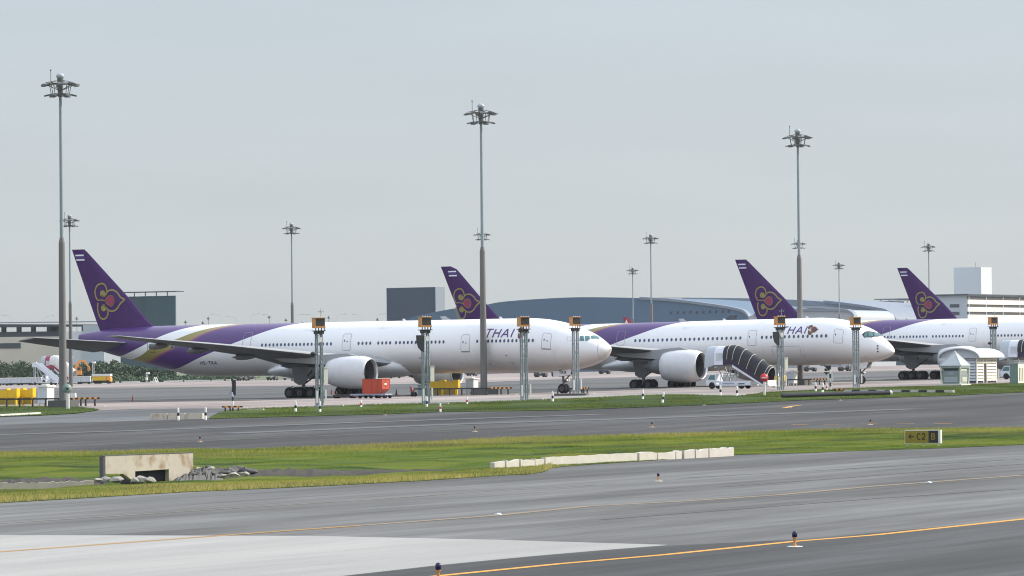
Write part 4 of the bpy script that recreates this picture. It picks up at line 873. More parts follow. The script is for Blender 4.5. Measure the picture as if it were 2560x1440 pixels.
# striped signal poles
def striped(px, py, h, lb, extra):
    p = G(px, py); t = empty('signal_pole', lb, 'signal pole', p, 0, None); n = 6
    for i in range(n):
        b = MB(); b.tube((0, 0, h * i / n), (0, 0, h * (i + 1) / n), .10, n=12); b.obj('pole_band', 'dome_white' if i % 2 == 0 else 'black', t)
    extra(t, h)
def ex1(t, h):
    b = MB(); b.bx(-.05, .32, -.15, .15, h - 1.05, h - .1); b.bx(.05, .30, -.12, .12, h - 1.5, h - 1.05); b.obj('signal_box', 'black', t)
    b = MB(); b.bx(-.35, .35, .12, .16, h * .32, h * .52); b.obj('back_board', 'letter_grey', t)
striped(582, 1013, 2.55, 'striped pole with black box on top, below the tail of the foremost airliner', ex1)
def ex2(t, h):
    for z in (h - .35, h - 1.05): b = MB(); b.prism([(0, .33), (-.62, .36), (-.30, .05), (0, -.33)], (-.08, -.03, z), (1, 0, 0), (0, 0, 1), (0, 1, 0), .10); b.obj('signal_horn', 'black', t)
    for x in (-.22, .22): b = MB(); b.prism([(0, -.45), (.12, -.3), (.12, .3), (0, .45), (-.1, .3), (-.1, -.3)], (x, -.12, h * .53), (1, 0, 0), (0, 0, 1), (0, 1, 0), .08); b.obj('white_board', 'dome_white', t)
striped(2076, 977, 2.65, 'striped pole with two black horns pointing left, beside the third tall mast', ex2)

# ------------------------------------------------------------------ guard rails (orange and black) around the mast feet
def guard(px, py, n, ln, lb, rz=HEAD, h=.75, left=0):
    p = G(px, py); t = empty('guard_rail', lb, 'guard rail', p, rz, 'orange and black guard rails')
    if left:
        b = MB(); b.bx(-left, 0, -.07, .07, h - .1, h + .06); b.obj('dark_rail', 'rail_dark', t)
        for i in range(int(left / 1.4) + 1): b = MB(); x = -left + i * 1.4; b.bx(x - .07, x + .07, -.07, .07, 0, h - .1); b.obj('post', 'rail_dark', t)
    seg = ln / (2 * n)
    for i in range(2 * n): b = MB(); b.bx(i * seg, (i + 1) * seg, -.07, .07, h - .1, h + .08); b.obj('rail_stripe', 'orange' if i % 2 == 0 else 'rail_dark', t)
    for x in (ln * .3, ln * .48, ln * .82): b = MB(); b.bx(x - .08, x + .08, -.07, .07, 0, h - .1); b.obj('post', 'rail_dark', t)
    b = MB(); b.bx(-.2, ln + .6, -.5, .35, -.2, .07); b.obj('kerb_slab', 'concrete_pale', t)
guard(182, 1017, 5, 2.9, 'orange and black guard rail right of the tallest mast', R(-14), .85, 8.5)
guard(1228, 988, 5, 2.4, 'orange and black guard rail right of the middle tall mast', R(-14), .8, 9.0)
guard(1447, 984, 4, 1.2, 'orange and black guard rail right of the nose wheels', R(-14), .6, 2.4)
guard(2030, 963, 5, 2.0, 'orange and black guard rail right of the third tall mast', R(-14), .75, 4.6)
p = G(555, 1031); t = empty('guard_rail', 'low orange and black rail at the foot of the striped pole with a box', 'guard rail', p, R(-10), 'orange and black guard rails')
for i in range(7): b = MB(); b.bx(i * .27, i * .27 + .27, -.06, .06, .42, .56); b.obj('rail_stripe', 'orange' if i % 2 else 'rail_dark', t)
for x in (.3, .75, 1.0, 1.5): b = MB(); b.bx(x - .06, x + .06, -.06, .06, -.1, .42); b.obj('post', 'rail_dark', t)
p = G(2085, 979); t = empty('guard_rail', 'very low orange and black rail right of the pole with horns', 'guard rail', p, R(-10), 'orange and black guard rails')
for i in range(5): b = MB(); b.bx(i * .22, i * .22 + .22, -.08, .08, .12, .3); b.obj('rail_stripe', 'orange' if i % 2 else 'rail_dark', t)
b = MB(); b.bx(-.9, 1.0, .1, .3, 0, .14); b.obj('rail_foot', 'rail_dark', t)
for px, py, w, lb in [(1440, 989, 2.2, 'low dark platform under the lattice post at the nose wheels')]:
    b = MB(); b.bx(-w, w * .55, -.7, .7, -.1, .22); o = b.obj('low_platform', 'plinth', None, G(px, py), R(-14)); tag(o, lb, 'platform')

# ------------------------------------------------------------------ yellow units and white cabinets at the mast feet
def make_yellow():
    t = empty('yellow_unit', 'unit', 'ground unit')
    b = MB(); b.bx(-1.7, 1.7, -.45, .45, .82, 1.62); b.obj('unit_body', 'yellow', t)
    b = MB(); b.bx(-1.6, 1.45, -.40, .40, .1, .82); b.obj('unit_skirt', 'sign_yellow', t)
    for x in (-.15, 1.5): b = MB(); b.bx(x - .22, x + .24, -.52, .50, .95, 1.78); b.bx(x - .13, x + .13, -.48, -.2, 0, .95); b.obj('unit_pillar', 'yellow', t)
    return t
yu = make_yellow()
for i, (px, py, k, lb) in enumerate([(1112, 988, 1, 'yellow ground unit under the far engine, in front of the foremost airliner'), (22, 1014, 1.05, 'yellow ground unit cut by the left edge of the photo'), (62, 1013, 1.05, 'yellow ground unit beside the white cabinet at far left'), (1935, 966, .8, 'yellow ground unit behind the stop sign, right of the covered stairs')]):
    o = put(yu, i == 0, G(px, py), R(-14), lb, 'yellow ground units'); o.scale = (k * (.62 if px in (22, 62) else 1), k, k)
def make_cab():
    t = empty('white_cabinet', 'cabinet', 'cabinet')
    b = MB(); b.bx(-.55, .55, -.55, .55, .25, 1.75); b.obj('cabinet_body', 'dome_white', t); b = MB(); b.bx(-.68, .68, -.68, .68, 1.75, 1.88); b.box((0, 0, 1.95), (.5, .5, .15)); b.obj('cabinet_roof', 'dome_white', t)
    for x in (-.45, .45):
        for y in (-.45, .45): b = MB(); b.bx(x - .07, x + .07, y - .07, y + .07, -.1, .25); b.obj('leg', 'dome_white', t)
    b = MB(); b.bx(-.45, .45, -.565, -.55, .35, 1.65); b.obj('cabinet_door', 'cabinet_grey', t)
    return t
cb = make_cab()
for i, (px, py, k, lb) in enumerate([(1180, 985, 1.0, 'white roofed cabinet left of the middle tall mast'), (115, 1014, 1.15, 'white roofed cabinet left of the tallest mast'), (1980, 963, .95, 'white roofed cabinet left of the third tall mast')]):
    o = put(cb, i == 0, G(px, py), R(-30), lb, 'white roofed cabinets'); o.scale = (k, k, k)
p = G(184, 1008); b = MB(); b.bx(-.28, .28, -.2, .2, .5, 1.15); b.bx(-.05, .05, -.05, .05, 0, .5); o = b.obj('meter_box', 'dome_white', None, p, R(-20)); tag(o, 'small white meter box right of the round sign post', 'meter box')
p = G(1938, 964); t = empty('cream_cabinet', 'tall cream cabinet standing on the yellow unit right of the covered stairs', 'cabinet', p + Vector((-.3, .8, 1.2)), R(-30)); b = MB(); b.bx(-.4, .4, -.4, .4, 0, 1.35); b.obj('cabinet_body', 'cab_cream', t); b = MB(); b.bx(-.46, .46, -.46, .46, 1.35, 1.42); b.obj('cabinet_roof', 'offwhite', t); b = MB(); b.bx(-.3, .3, -.415, -.4, .2, 1.2); b.obj('cabinet_door', 'cab_cream', t)

# ------------------------------------------------------------------ red container on a flat trailer
p = G(925, 996); t = empty('flat_trailer', 'low flat trailer on small wheels under the red container', 'trailer', p, HEAD)
b = MB(); b.bx(-2.1, 2.4, -.75, .75, .34, .50); b.obj('deck', 'letter_grey', t); b = MB(); b.bx(-3.6, -2.1, -.08, .08, .35, .43); b.obj('tow_bar', 'rail_dark', t)
for x in (-.9, .5, 1.6, 2.2):
    for y in (-.6, .6):
        b = MB(); b.lathe((x, y - .09, .2), (0, 1, 0), [(0, .1), (0, .2), (.18, .2), (.18, .1)], 14); b.obj('wheel', 'tyre', t)
t2 = empty('cargo_container', 'red cargo container with a cut away lower right corner, sitting on the flat trailer', 'container', p + Vector((.1 * hx, .1 * hy, .51)), HEAD)
b = MB(); b.prism([(-.55, 0), (1.35, 0), (1.95, .52), (1.95, 1.62), (-.55, 1.62)], (0, -.8, 0), (1, 0, 0), (0, 0, 1), (0, 1, 0), 1.6); b.obj('container_body', 'container_red', t2)
b = MB()
for z in (.54, 1.6): b.bx(1.94, 1.985, -.8, .8, z - .04, z + .04)
for y in (-.78, 0, .78): b.bx(1.94, 1.98, y - .03, y + .03, .56, 1.56)
for x in (-.53, .6, 1.33): b.bx(x - .03, x + .03, -.83, -.79, .02, 1.6)
b.bx(-.55, 1.95, -.83, -.79, 1.56, 1.62); b.obj('container_frame', 'container_red', t2)
b = MB(); b.bx(1.985, 2.0, -.35, .1, .95, 1.15); b.obj('latch_plate', 'dome_white', t2)
p = G(852, 996); t = empty('tow_cart', 'low black tow cart beside the second bogie of the foremost airliner', 'cart', p, HEAD)
b = MB(); b.bx(-.7, 2.0, -.5, .5, .18, .42); b.obj('deck', 'rail_dark', t); b = MB(); b.bar((-.5, 0, .4), (-.75, 0, 1.15), .06); b.obj('handle', 'rail_dark', t)
for x in (-.5, 1.6): b = MB(); b.lathe((x, -.5, .16), (0, 1, 0), [(0, .16), (1.0, .16)], 12); b.obj('wheel', 'tyre', t)
for px, lb in ((1030, 'dark red fire extinguisher trolley left of the first quarter disc post'),):
    p = G(px, 992); t = empty('extinguisher_trolley', lb, 'trolley', p, HEAD)
    b = MB(); b.lathe((.1, 0, .25), (-.25, 0, 1), [(0, .02), (.03, .16), (.75, .16), (.85, .06), (.92, .05)], 12); b.obj('bottle', 'red_dark', t); b = MB(); b.bar((.3, 0, .3), (-.35, 0, 1.3), .05); b.bx(-.55, .3, -.25, .25, .12, .22); b.obj('frame', 'rail_dark', t)
    for y in (-.3, .24): b = MB(); b.lathe((.25, y, .28), (0, 1, 0), [(0, .1), (0, .27), (.07, .27), (.07, .1)], 14); b.obj('wheel', 'tyre', t)
b = MB(); b.bx(-.25, .25, -.25, .25, 0, 1.2); b.bx(-.3, .3, -.3, .3, 1.2, 1.28); o = b.obj('grey_pedestal', 'green_grey', None, G(1052, 990), HEAD); tag(o, 'grey green pedestal just left of the first quarter disc post', 'pedestal')

# ------------------------------------------------------------------ covered passenger stairs on trucks
def make_stairs():
    """local x runs along the truck from the high end (-) to the foot of the stairs (+)"""
    t = empty('stairs_truck', 'truck', 'stairs truck')
    b = MB(); b.bx(-2.4, 3.1, -1.1, 1.1, .42, .58); b.bx(-1.9, 1.0, -1.18, -1.06, .42, .98); b.bx(1.0, 2.1, -1.18, -1.06, .72, .98); b.bx(2.1, 3.0, -1.18, -1.06, .5, .98); b.bx(-1.9, 3.0, -1.1, 1.1, .92, .98); b.obj('chassis', 'stair_white', t)
    b = MB(); b.bx(-1.3, .5, -1.195, -1.18, .62, .80); b.obj('side_panel', 'letter_grey', t)
    b = MB(); b.prism([(-4.0, .45), (-2.45, .45), (-2.45, 1.95), (-3.4, 1.95), (-3.85, 1.25), (-4.0, 1.15)], (0, -1.0, 0), (1, 0, 0), (0, 0, 1), (0, 1, 0), 2.0); cab = b.obj('cab', 'stair_white', t)
    b = MB(); b.prism([(-3.72, 1.22), (-2.62, 1.22), (-2.62, 1.82), (-3.38, 1.82)], (0, -1.02, 0), (1, 0, 0), (0, 0, 1), (0, 1, 0), .03); b.obj('cab_window', 'pane_glass', cab)
    b = MB(); b.add([(-3.87, -.9, 1.28), (-3.87, .9, 1.28), (-3.46, .85, 1.85), (-3.46, -.85, 1.85)], [(0, 1, 2, 3)]); b.obj('windscreen', 'pane_glass', cab)
    for x in (-3.1, 1.5):
        for y in (-.95, .95): b = MB(); b.lathe((x, y - .14, .45), (0, 1, 0), [(0, .25), (0, .4), (.05, .45), (.23, .45), (.28, .4), (.28, .25)], 20); b.lathe((x, y - .12, .45), (0, 1, 0), [(0, .01), (0, .24), (.24, .24), (.24, .01)], 14, 1); b.obj('wheel', ['tyre', 'rim'], t)
    b = MB()
    for y in (-1.0, 1.0): b.bar((-1.2, y, .95), (-2.2, y, 3.05), .1); b.bar((-.4, y, .95), (.1, y, 3.0), .1); b.bar((-1.2, y, .95), (.0, y, 2.9), .08)
    b.bar((-1.2, -1, 2.0), (-1.2, 1, 2.0), .1); b.bar((.0, -1, 1.8), (.0, 1, 1.8), .1); b.obj('lift_frame', 'steel', t)
    b = MB(); b.bx(-3.9, .2, -1.15, 1.15, 3.0, 3.15); b.obj('landing_floor', 'plinth', t)
    b = MB()
    for y in (-1.12, 1.12): b.prism([(.2, 3.22), (.2, 2.85), (5.3, .12), (5.6, .12), (5.6, .35)], (0, y - .05, 0), (1, 0, 0), (0, 0, 1), (0, 1, 0), .1)
    for i in range(15): x = .4 + i * .34; b.bx(x, x + .34, -1.05, 1.05, 3.05 - i * .2, 3.1 - i * .2)
    b.obj('stair_flight', 'stair_white', t)
    b = MB()
    for y in (-1.16, 1.16): b.prism([(-1.2, 3.15), (.2, 3.2), (5.2, .42), (5.2, 1.25), (.3, 4.0), (-1.2, 4.0)], (0, y - .03, 0), (1, 0, 0), (0, 0, 1), (0, 1, 0), .06)
    b.obj('side_skirt', 'deep_purple', t)
    def arch(x, z, h, tilt, w=1.2, n=14):
        q = []
        for i in range(n + 1):
            a = math.pi * i / n; dz = h * math.sin(a) ** .75 if i not in (0, n) else 0; q.append((x + tilt * dz, -w * math.cos(a), z + dz))
        return q
    path = [(-1.25, 3.9, 1.75, 0), (-.6, 3.9, 1.85, .05), (.2, 3.75, 1.95, .18), (1.2, 3.2, 1.95, .30), (2.4, 2.55, 1.92, .36), (3.7, 1.85, 1.9, .38), (4.9, 1.15, 1.85, .36), (5.35, .95, 1.8, .30)]
    b = MB(); b.loft([arch(*p) for p in path], 0, True, False, False); b.obj('canopy', 'canopy_black', t)
    for p in path[1:]:
        q = arch(p[0], p[1], p[2] + .02, p[3], 1.23); b = MB()
        for i in range(len(q) - 1): b.tube(q[i], q[i + 1], .032, n=5)
        b.obj('canopy_hoop', 'dome_white', t)
    b = MB(); b.loft([arch(-2.75, 3.15, 2.45, 0, 1.18), arch(-1.25, 3.15, 2.5, 0, 1.2)], 0, True, False, False); b.obj('landing_hood', 'stair_white', t)
    b = MB(); b.bx(-2.3, -1.7, -1.2, -1.15, 3.7, 4.7); b.bx(-1.6, -1.35, -1.2, -1.15, 3.7, 4.7); b.obj('hood_window', 'cabinet_grey', t)
    b = MB(); b.loft([arch(-4.0, 2.7, 2.85, .02, 1.42), arch(-3.3, 2.9, 2.75, 0, 1.35), arch(-2.7, 3.1, 2.55, 0, 1.22)], 0, True, False, False); b.obj('front_bellows', 'wall_grey', t)
    b = MB(); b.bx(4.9, 5.9, -1.2, 1.2, .3, .45); b.bx(5.6, 5.75, -1.25, 1.25, .45, 1.1); b.obj('foot_bumper', 'dome_white', t)
    return t
st = make_stairs()
p = G(1838, 972); st.location = p; st.rotation_euler.z = HEAD; st['label'] = 'white stairs truck with a long black hooped canopy, before the masked cockpit airliner'; st['group'] = 'covered stairs trucks'
st.scale = (.85, .9, .90)
q = copy_tree(st); q.location = GY(2572, 598); q.scale = (.95, .95, .95); q['label'] = 'stairs truck with dark canopy cut by the right edge, behind the green cabinet'

# ------------------------------------------------------------------ kiosk, louvred hut, green cabinet
p = GY(2387, 492); t = empty('kiosk', 'small grey kiosk with a pointed pyramid roof beside the louvred hut', 'kiosk', p, HEAD)
zb = -.05
b = MB(); b.box((0, 0, .10), (2.7, 2.7, .28)); b.obj('floor_slab', 'offwhite', t)
b = MB(); b.box((0, 0, .75), (2.05, 2.05, 1.05), 0, 0, 1.10); b.box((0, 0, 2.15), (2.5, 2.5, .28)); b.box((0, 0, 1.65), (2.12, 2.12, .78)); b.obj('kiosk_wall', 'kiosk_grey', t)
b = MB(); b.prism([(-1.0, 1.28), (-1.05, 2.05), (-.45, 2.05), (-.42, 1.28)], (-.5, -1.3, 0), (0, 0, 1), (1, 0, 0), (0, 1, 0), .02) if False else b.bx(-.85, .85, -1.085, -1.06, 1.72, 2.0); b.obj('kiosk_window', 'kiosk_glass', t)
b = MB(); b.bx(1.06, 1.085, -.8, .8, 1.72, 2.0); b.obj('kiosk_window', 'cab_cream', t)
b = MB(); b.bx(-.4, .35, -1.10, -1.07, 1.18, 1.62); b.obj('notice_board', 'letter_grey', t)
b = MB()
for i in range(6): b.bx(-.8, .8, -1.13 - .0, -1.02, .45 + i * .1, .52 + i * .1)
b.obj('louvre', 'cabinet_grey', t)
b = MB()
for i in range(5): b.bx(1.02, 1.13, -.5, .7, .5 + i * .1, .57 + i * .1)
b.obj('louvre', 'cab_cream', t)  # sunward window and louvres in cream, shaded face in grey: light put into colour
for x in (-1.12, 1.12):
    for y in (-1.12, 1.12): b = MB(); b.tube((x, y, .2), (x * 1.08, y * 1.08, 2.2), .09, n=6); b.obj('corner_post', 'cab_cream', t)
b = MB(); k = 1.32; b.add([(-k, -k, 2.28), (k, -k, 2.28), (k, k, 2.28), (-k, k, 2.28), (0, 0, 3.85)], [(0, 1, 4), (1, 2, 4), (2, 3, 4), (3, 0, 4), (3, 2, 1, 0)])
for x, y in ((-k, -k), (k, -k), (k, k), (-k, k)): b.bar((x, y, 2.3), (0, 0, 3.88), .07)
b.obj('pyramid_roof', 'hut_roof', t)
p = GY(2440, 530); t = empty('louvred_hut', 'white louvred hut with a curved barrel roof and dark doorway', 'hut', p, HEAD)
# front corner at the origin: x towards -heading on the camera side, y runs away along -RV
LX, LY, HZ = -3.9, 6.0, 3.15
b = MB(); b.bx(LX, 0, 0.1, LY - .05, .05, HZ); b.obj('hut_wall', 'plinth', t)
b = MB()
for i in range(8):
    z = .32 + i * .35
    for y0, y1 in ((.15, 1.95), (2.95, 4.4), (4.45, 5.75)) if z < 2.3 else ((.15, 2.4), (2.45, 4.4), (4.45, 5.75)):
        b.prism([(0.0, .31), (.17, .0), (.02, 0.0)], (0, y0, z), (1, 0, 0), (0, 0, 1), (0, 1, 0), y1 - y0)
lv = b.obj('front_louvre', 'hut_wall', t)
b = MB()
for i in range(8): z = .32 + i * .35; b.prism([(0, .31), (-.17, 0), (0, 0)], (LX + .1, .1, z), (0, 1, 0), (0, 0, 1), (1, 0, 0), -LX - .2)
b.obj('side_louvre', 'cabinet_grey', t)  # greyer than the front louvres: shade of this side put into the colour
for y in (.07, 1.98, 2.92, 5.85): b = MB(); b.bx(-.04, .12, y - .08, y + .08, -.1, HZ); b.obj('frame_post', 'hut_wall', t)
b = MB(); b.bx(-.02, .05, 2.05, 2.85, .05, 2.35); b.obj('doorway', 'rail_dark', t)
b = MB(); rings = []
for y in (-.75, LY + .75):
    rings.append([(LX / 2 + 2.75 * math.cos(a), y, HZ - .05 + 1.18 * math.sin(a)) for a in np.linspace(0, math.pi, 20)] + [(LX / 2 + 2.66 * math.cos(a), y, HZ - .10 + 1.10 * math.sin(a)) for a in np.linspace(math.pi, 0, 20)])
b.loft(rings, 0, False); b.obj('barrel_roof', 'hut_roof', t)
b = MB(); b.prism([(LX / 2 + 2.6 * math.cos(a), HZ - .1 + 1.08 * math.sin(a)) for a in np.linspace(0, math.pi, 20)], (0, -.35, 0), (1, 0, 0), (0, 0, 1), (0, 1, 0), .1); b.obj('gable', 'wall_grey', t)  # bluish grey paints the gable's shade
p = GY(2544, 505); t = empty('green_cabinet', 'tall green cabinet with a pale slotted end, near the right edge of the photo', 'cabinet', p, HEAD)
b = MB(); b.bx(-1.0, 0, 0, 2.4, -.1, 2.35); b.obj('cabinet_body', 'green_grey', t); b = MB(); b.bx(-.02, .04, .02, 2.38, 0, 2.33); b.obj('cabinet_end', 'hut_wall', t)
for y in (.35, .75, 1.25, 1.7): b = MB(); b.bx(.04, .06, y, y + .12, .35, 1.85); b.obj('vent_slot', 'rail_dark', t)
b = MB(); b.bx(-1.08, .1, -.08, 2.48, 2.35, 2.45); b.obj('cabinet_roof', 'hut_roof', t)

# ------------------------------------------------------------------ black pipe, striped kerbs, concrete pieces
a_, c_ = G(1955, 996), G(2224, 989); r_ = .24
t = empty('black_pipe', 'long black pipe with a white end, lying along the verge at right', 'pipe', a_)
d_ = c_ - a_
b = MB(); b.tube((0, 0, r_), d_ + Vector((0, 0, r_)), r_, n=16); b.obj('pipe_body', 'black', t)
b = MB(); n_ = d_.normalized(); b.tube(d_ + Vector((0, 0, r_)), d_ + n_ * .22 + Vector((0, 0, r_)), r_ * 1.03, n=16); b.obj('pipe_end', 'dome_white', t)
def kerb(name, px0, py0, px1, py1, n, h, w, c0, c1, lb, cat='kerb'):
    a, c = G(px0, py0), G(px1, py1); d = c - a; t = empty(name, lb, cat, a); n_ = Vector((-d.y, d.x, 0)).normalized() * w / 2
    for i in range(n):
        p0, p1 = a + d * (i / n) - a, a + d * ((i + .96) / n) - a; b = MB()
        b.add([p0 - n_, p1 - n_, p1 + n_, p0 + n_], [(0, 1, 2, 3)]); vs = [p0 - n_, p1 - n_, p1 + n_, p0 + n_]; b = MB()
        b.add([v - Vector((0, 0, .1)) for v in vs] + [v + Vector((0, 0, h)) for v in vs], [(0, 3, 2, 1), (4, 5, 6, 7), (0, 1, 5, 4), (1, 2, 6, 5), (2, 3, 7, 6), (3, 0, 4, 7)])
        b.obj('kerb_block', c0 if i % 2 == 0 else c1, t)
    return t
kerb('striped_kerb', 2112, 982, 2385, 983, 13, .30, .3, 'concrete_pale', 'black', 'black and white striped kerb behind the black pipe')
kerb('white_kerb', -15, 1042, 100, 1036, 7, .2, .3, 'dome_white', 'dome_white', 'row of white kerb blocks along the island at far left')
kerb('low_concrete_wall', 380, 1048, 512, 1047, 3, .48, .5, 'stained_concrete', 'stained_concrete', 'low stained concrete wall at the end of the verge, behind two posts', 'wall')
for px, py, w, lb in [(838, 1017, 1.0, 'pale slab in the grass right of the first lattice post'), (1098, 1012, 1.1, 'pale slab in the grass right of the second lattice post'), (1335, 1001, 1.1, 'pale slab in the grass right of the third lattice post'), (640, 1027, .9, 'pale slab in the grass near the striped rail')]:
    b = MB(); b.box((0, 0, .1), (w * 1.6, .6, .16)); tag(b.obj('concrete_slab', 'concrete_pale', None, G(px, py), R(-8)), lb, 'slab', 'pale slabs in the verge')
# ------------------------------------------------------------------ culvert headwall, rubble and broken kerb on the near strip
pl_, pr_ = G(264, 1196), G(474, 1190); Yc = pl_.y
e1 = Vector((math.cos(R(36)), math.sin(R(36)), 0)); ww = (pr_.x - pl_.x) * 1.02 / e1.x; e3 = Vector((-e1.y, e1.x, 0))
t = empty('culvert_headwall', 'stained concrete culvert wall with a dark square opening, at left in the grass strip', 'culvert', pl_)
H_ = 1.12
b = MB(); b.prism([(0, .22), (ww * .20, .20), (ww * .30, -.12), (ww * .335, -.12), (ww * .335, .30), (ww * .72, .36), (ww * .72, -.5), (ww * .82, -.5), (ww, .42), (ww, H_), (0, H_ - .06)], (0, 0, 0), e1, (0, 0, 1), e3, .35); b.obj('wall_face', 'stained_concrete', t)
b = MB(); b.prism([(-.06, H_ - .08), (ww + .02, H_ - .02), (ww + .02, H_ + .03), (-.06, H_ - .03)], (0, 0, 0), e1, (0, 0, 1), e3, .42); b.obj('wall_cap', 'plinth', t)
b = MB(); b.prism([(ww * .32, -.5), (ww * .73, -.5), (ww * .73, .37), (ww * .32, .32)], tuple(e3 * .36), e1, (0, 0, 1), e3, .9); b.obj('culvert_bore', 'black', t)
b = MB(); b.prism([(0, -.4), (0, H_ - .08), (.0, H_ - .08), (-.12, H_ - .1), (-.12, -.4)], (0, 0, 0), e1, (0, 0, 1), e3, .36); b.obj('wall_return', 'plinth', t)  # left end coloured dark to paint its shaded side
def rock(px, py, s, i, lb):
    rr = random.Random(i); bm = bmesh.new()
    for q in range(26 + i % 9):
        d = Vector((rr.gauss(0, 1), rr.gauss(0, 1), rr.gauss(0, 1))).normalized(); k = rr.uniform(.55, 1.15); bm.verts.new((d.x * s[0] * k, d.y * s[1] * k, d.z * s[2] * k * 1.2))
    h = bmesh.ops.convex_hull(bm, input=bm.verts); bmesh.ops.delete(bm, geom=[g for g in h['geom_interior'] if isinstance(g, bmesh.types.BMVert)], context='VERTS')
    me = bpy.data.meshes.new('rubble_rock'); bm.to_mesh(me); bm.free(); me.materials.append(M['rock' if 'pale' in lb else 'dark_rock']); o = bpy.data.objects.new('rubble_rock', me); COL.objects.link(o); o.location = G(px, py); o.rotation_euler.z = rr.uniform(-.5, .5)
    tag(o, lb, 'rock', 'rubble rocks around the culvert')
for i, (px, py, sx, lb) in enumerate([(352, 1199, .42, 'largest pale rock lying in the culvert opening'), (334, 1200, .3, 'pale rock at the left edge of the culvert opening'), (374, 1201, .34, 'pale flat rock at the foot of the dark culvert opening'), (268, 1198, .3, 'small pale rock below the left end of the culvert wall'), (292, 1199, .34, 'split pale rock below the left part of the culvert wall'), (244, 1200, .26, 'low pale rock left of the culvert wall'),
        (500, 1175, .34, 'pale slab of rock above the dark mound'), (528, 1172, .26, 'small pale rock at the top of the dark mound'), (556, 1190, .28, 'pale rock at the right foot of the dark mound'), (584, 1187, .34, 'pale rock between the two mounds at the grass edge'), (610, 1185, .27, 'last pale rock right of the culvert')]):
    rock(px, py, (sx, sx * .7, sx * .42), i + 3, lb)
rr = random.Random(9)
for i in range(44):
    u = rr.random(); px, py = (435 + u * 130, 1192 - u * 8 - rr.random() * 13) if i < 28 else (520 + u * 110, 1180 - u * 2 - rr.random() * 9)
    rock(px, py, (rr.uniform(.18, .42), rr.uniform(.18, .3), rr.uniform(.10, .2)), i + 40, 'dark broken rock in the rubble heap right of the culvert wall')
def mound(x0, x1, yb, yt, hgt, lb):
    b = MB(); n, k = 26, 7; g = []; q = random.Random(x0)
    for i in range(n + 1):
        for j in range(k + 1):
            u, w = i / n, j / k; px = x0 + (x1 - x0) * u; p = G(px, yb(px) + (yt(px) - yb(px)) * w)
            g.append((p.x, p.y, p.z - .32 + hgt * math.sin(math.pi * u) ** .6 * math.sin(math.pi * w) ** .6 * q.uniform(.5, 1.2)))
    b.add(g, [(i * (k + 1) + j, (i + 1) * (k + 1) + j, (i + 1) * (k + 1) + j + 1, i * (k + 1) + j + 1) for i in range(n) for j in range(k)]); tag(b.obj('rubble_and_shade_mound', 'dark_rock' if x0 == 432 else 'soil'), lb, 'mound', 'rubble mounds beside the culvert')
mound(432, 560, line([(432, 1196), (560, 1188)]), line([(432, 1178), (560, 1173)]), .55, 'dark rubble mound leaning against the right end of the culvert wall')
mound(520, 900, line([(520, 1184), (900, 1174)]), line([(520, 1168), (900, 1166)]), .34, 'long low dark bank of soil and rubble right of the culvert')
mound(740, 1225, line([(740, 1174), (1225, 1169)]), line([(740, 1166), (1225, 1164)]), .22, 'thin dark strip standing for the shadow along the ditch towards the broken kerb')  # low dark strip shaped and coloured to stand for the ditch shadow
mound(-60, 262, line([(-60, 1208), (262, 1200)]), line([(-60, 1196), (262, 1184)]), .38, 'low brown bank of bare soil left of the culvert wall')
for x0, x1, y0, y1, lb in [(-40, 235, 1211, 1204, 'long low pale gutter edge at far left of the grass strip')]:
    a, c = G(x0, y0), G(x1, y1); d = c - a; b = MB(); k = 14; rr = random.Random(x0)
    for i in range(k): b.prism([(0, -.3), (d.length / k * 1.0, -.3), (d.length / k, rr.uniform(-.03, .07)), (0, rr.uniform(-.03, .07))], a + d * i / k - a, d.normalized(), (0, 0, 1), Vector((-d.y, d.x, 0)).normalized(), .3)
    tag(b.obj('gutter_edge', 'concrete', None, a), lb, 'gutter')
a, c = G(1238, 1171), G(1840, 1140); d = c - a; k = 30; dn = d.normalized(); dz_ = dn.z; nn = Vector((-d.y, d.x, 0)).normalized()
t = empty('broken_kerb', 'long cracked white concrete kerb along the near taxiway, in front of the bright grass', 'kerb', a)
rr = random.Random(5); cuts = [0, .045, .10, .16, .20, .58, .66, .74, .77, .82, .88, .94, 1.0]; hs = [.30, .36, .38, .40, .42, .42, .44, .46, .46, .44, .48, .46]
for i in range(len(cuts) - 1):
    L0, L1_ = cuts[i] * d.length, cuts[i + 1] * d.length - .12; m_ = max(3, int((L1_ - L0) / .5)); top = [(L0 + (L1_ - L0) * j / m_, hs[i] + rr.uniform(-.10, .04) * (1 if i not in (4,) else .2)) for j in range(m_ + 1)]
    b = MB(); b.prism([(L0, -.2), (L1_, -.2)] + top[::-1], nn * rr.uniform(-.04, .06), dn, (0, 0, 1), nn, .28); b.obj('kerb_piece', 'concrete_pale', t)

# ------------------------------------------------------------------ background buildings (all turned like the apron)
def on_plane(px, py, O, d):              # where the pixel meets a vertical plane through O along d -> (distance along, height)
    r = ray(px, py); n = np.array([-d[1], d[0]]); k = (O[0] - CP[0]) * n[0] + (O[1] - CP[1]) * n[1]; k /= r[0] * n[0] + r[1] * n[1]
    q = CP + r * k; return ((q[0] - O[0]) * d[0] + (q[1] - O[1]) * d[1], q[2])
def block(mb, px_l, px_c, px_r, top, Y, bot_z, m0=0, back=None, tl=None):
    """a block seen by its corner: left face px_l..px_c along -heading, right face px_c..px_r going back"""
    O = ((px_c - 1280) * Y / F, Y); zt = P(px_c, top, Y)[2]
    wl = -on_plane(px_l, top, O, HV)[0]; wr = on_plane(px_r, top, O, -RV)[0]
    mb.prism([(0, 0), (-wl, 0), (-wl, wr), (0, wr)], (O[0], O[1], bot_z), (hx, hy, 0), (-hy, hx, 0), (0, 0, 1), zt - bot_z, m0)
    return O, wl, wr, zt
Z0 = 2.5
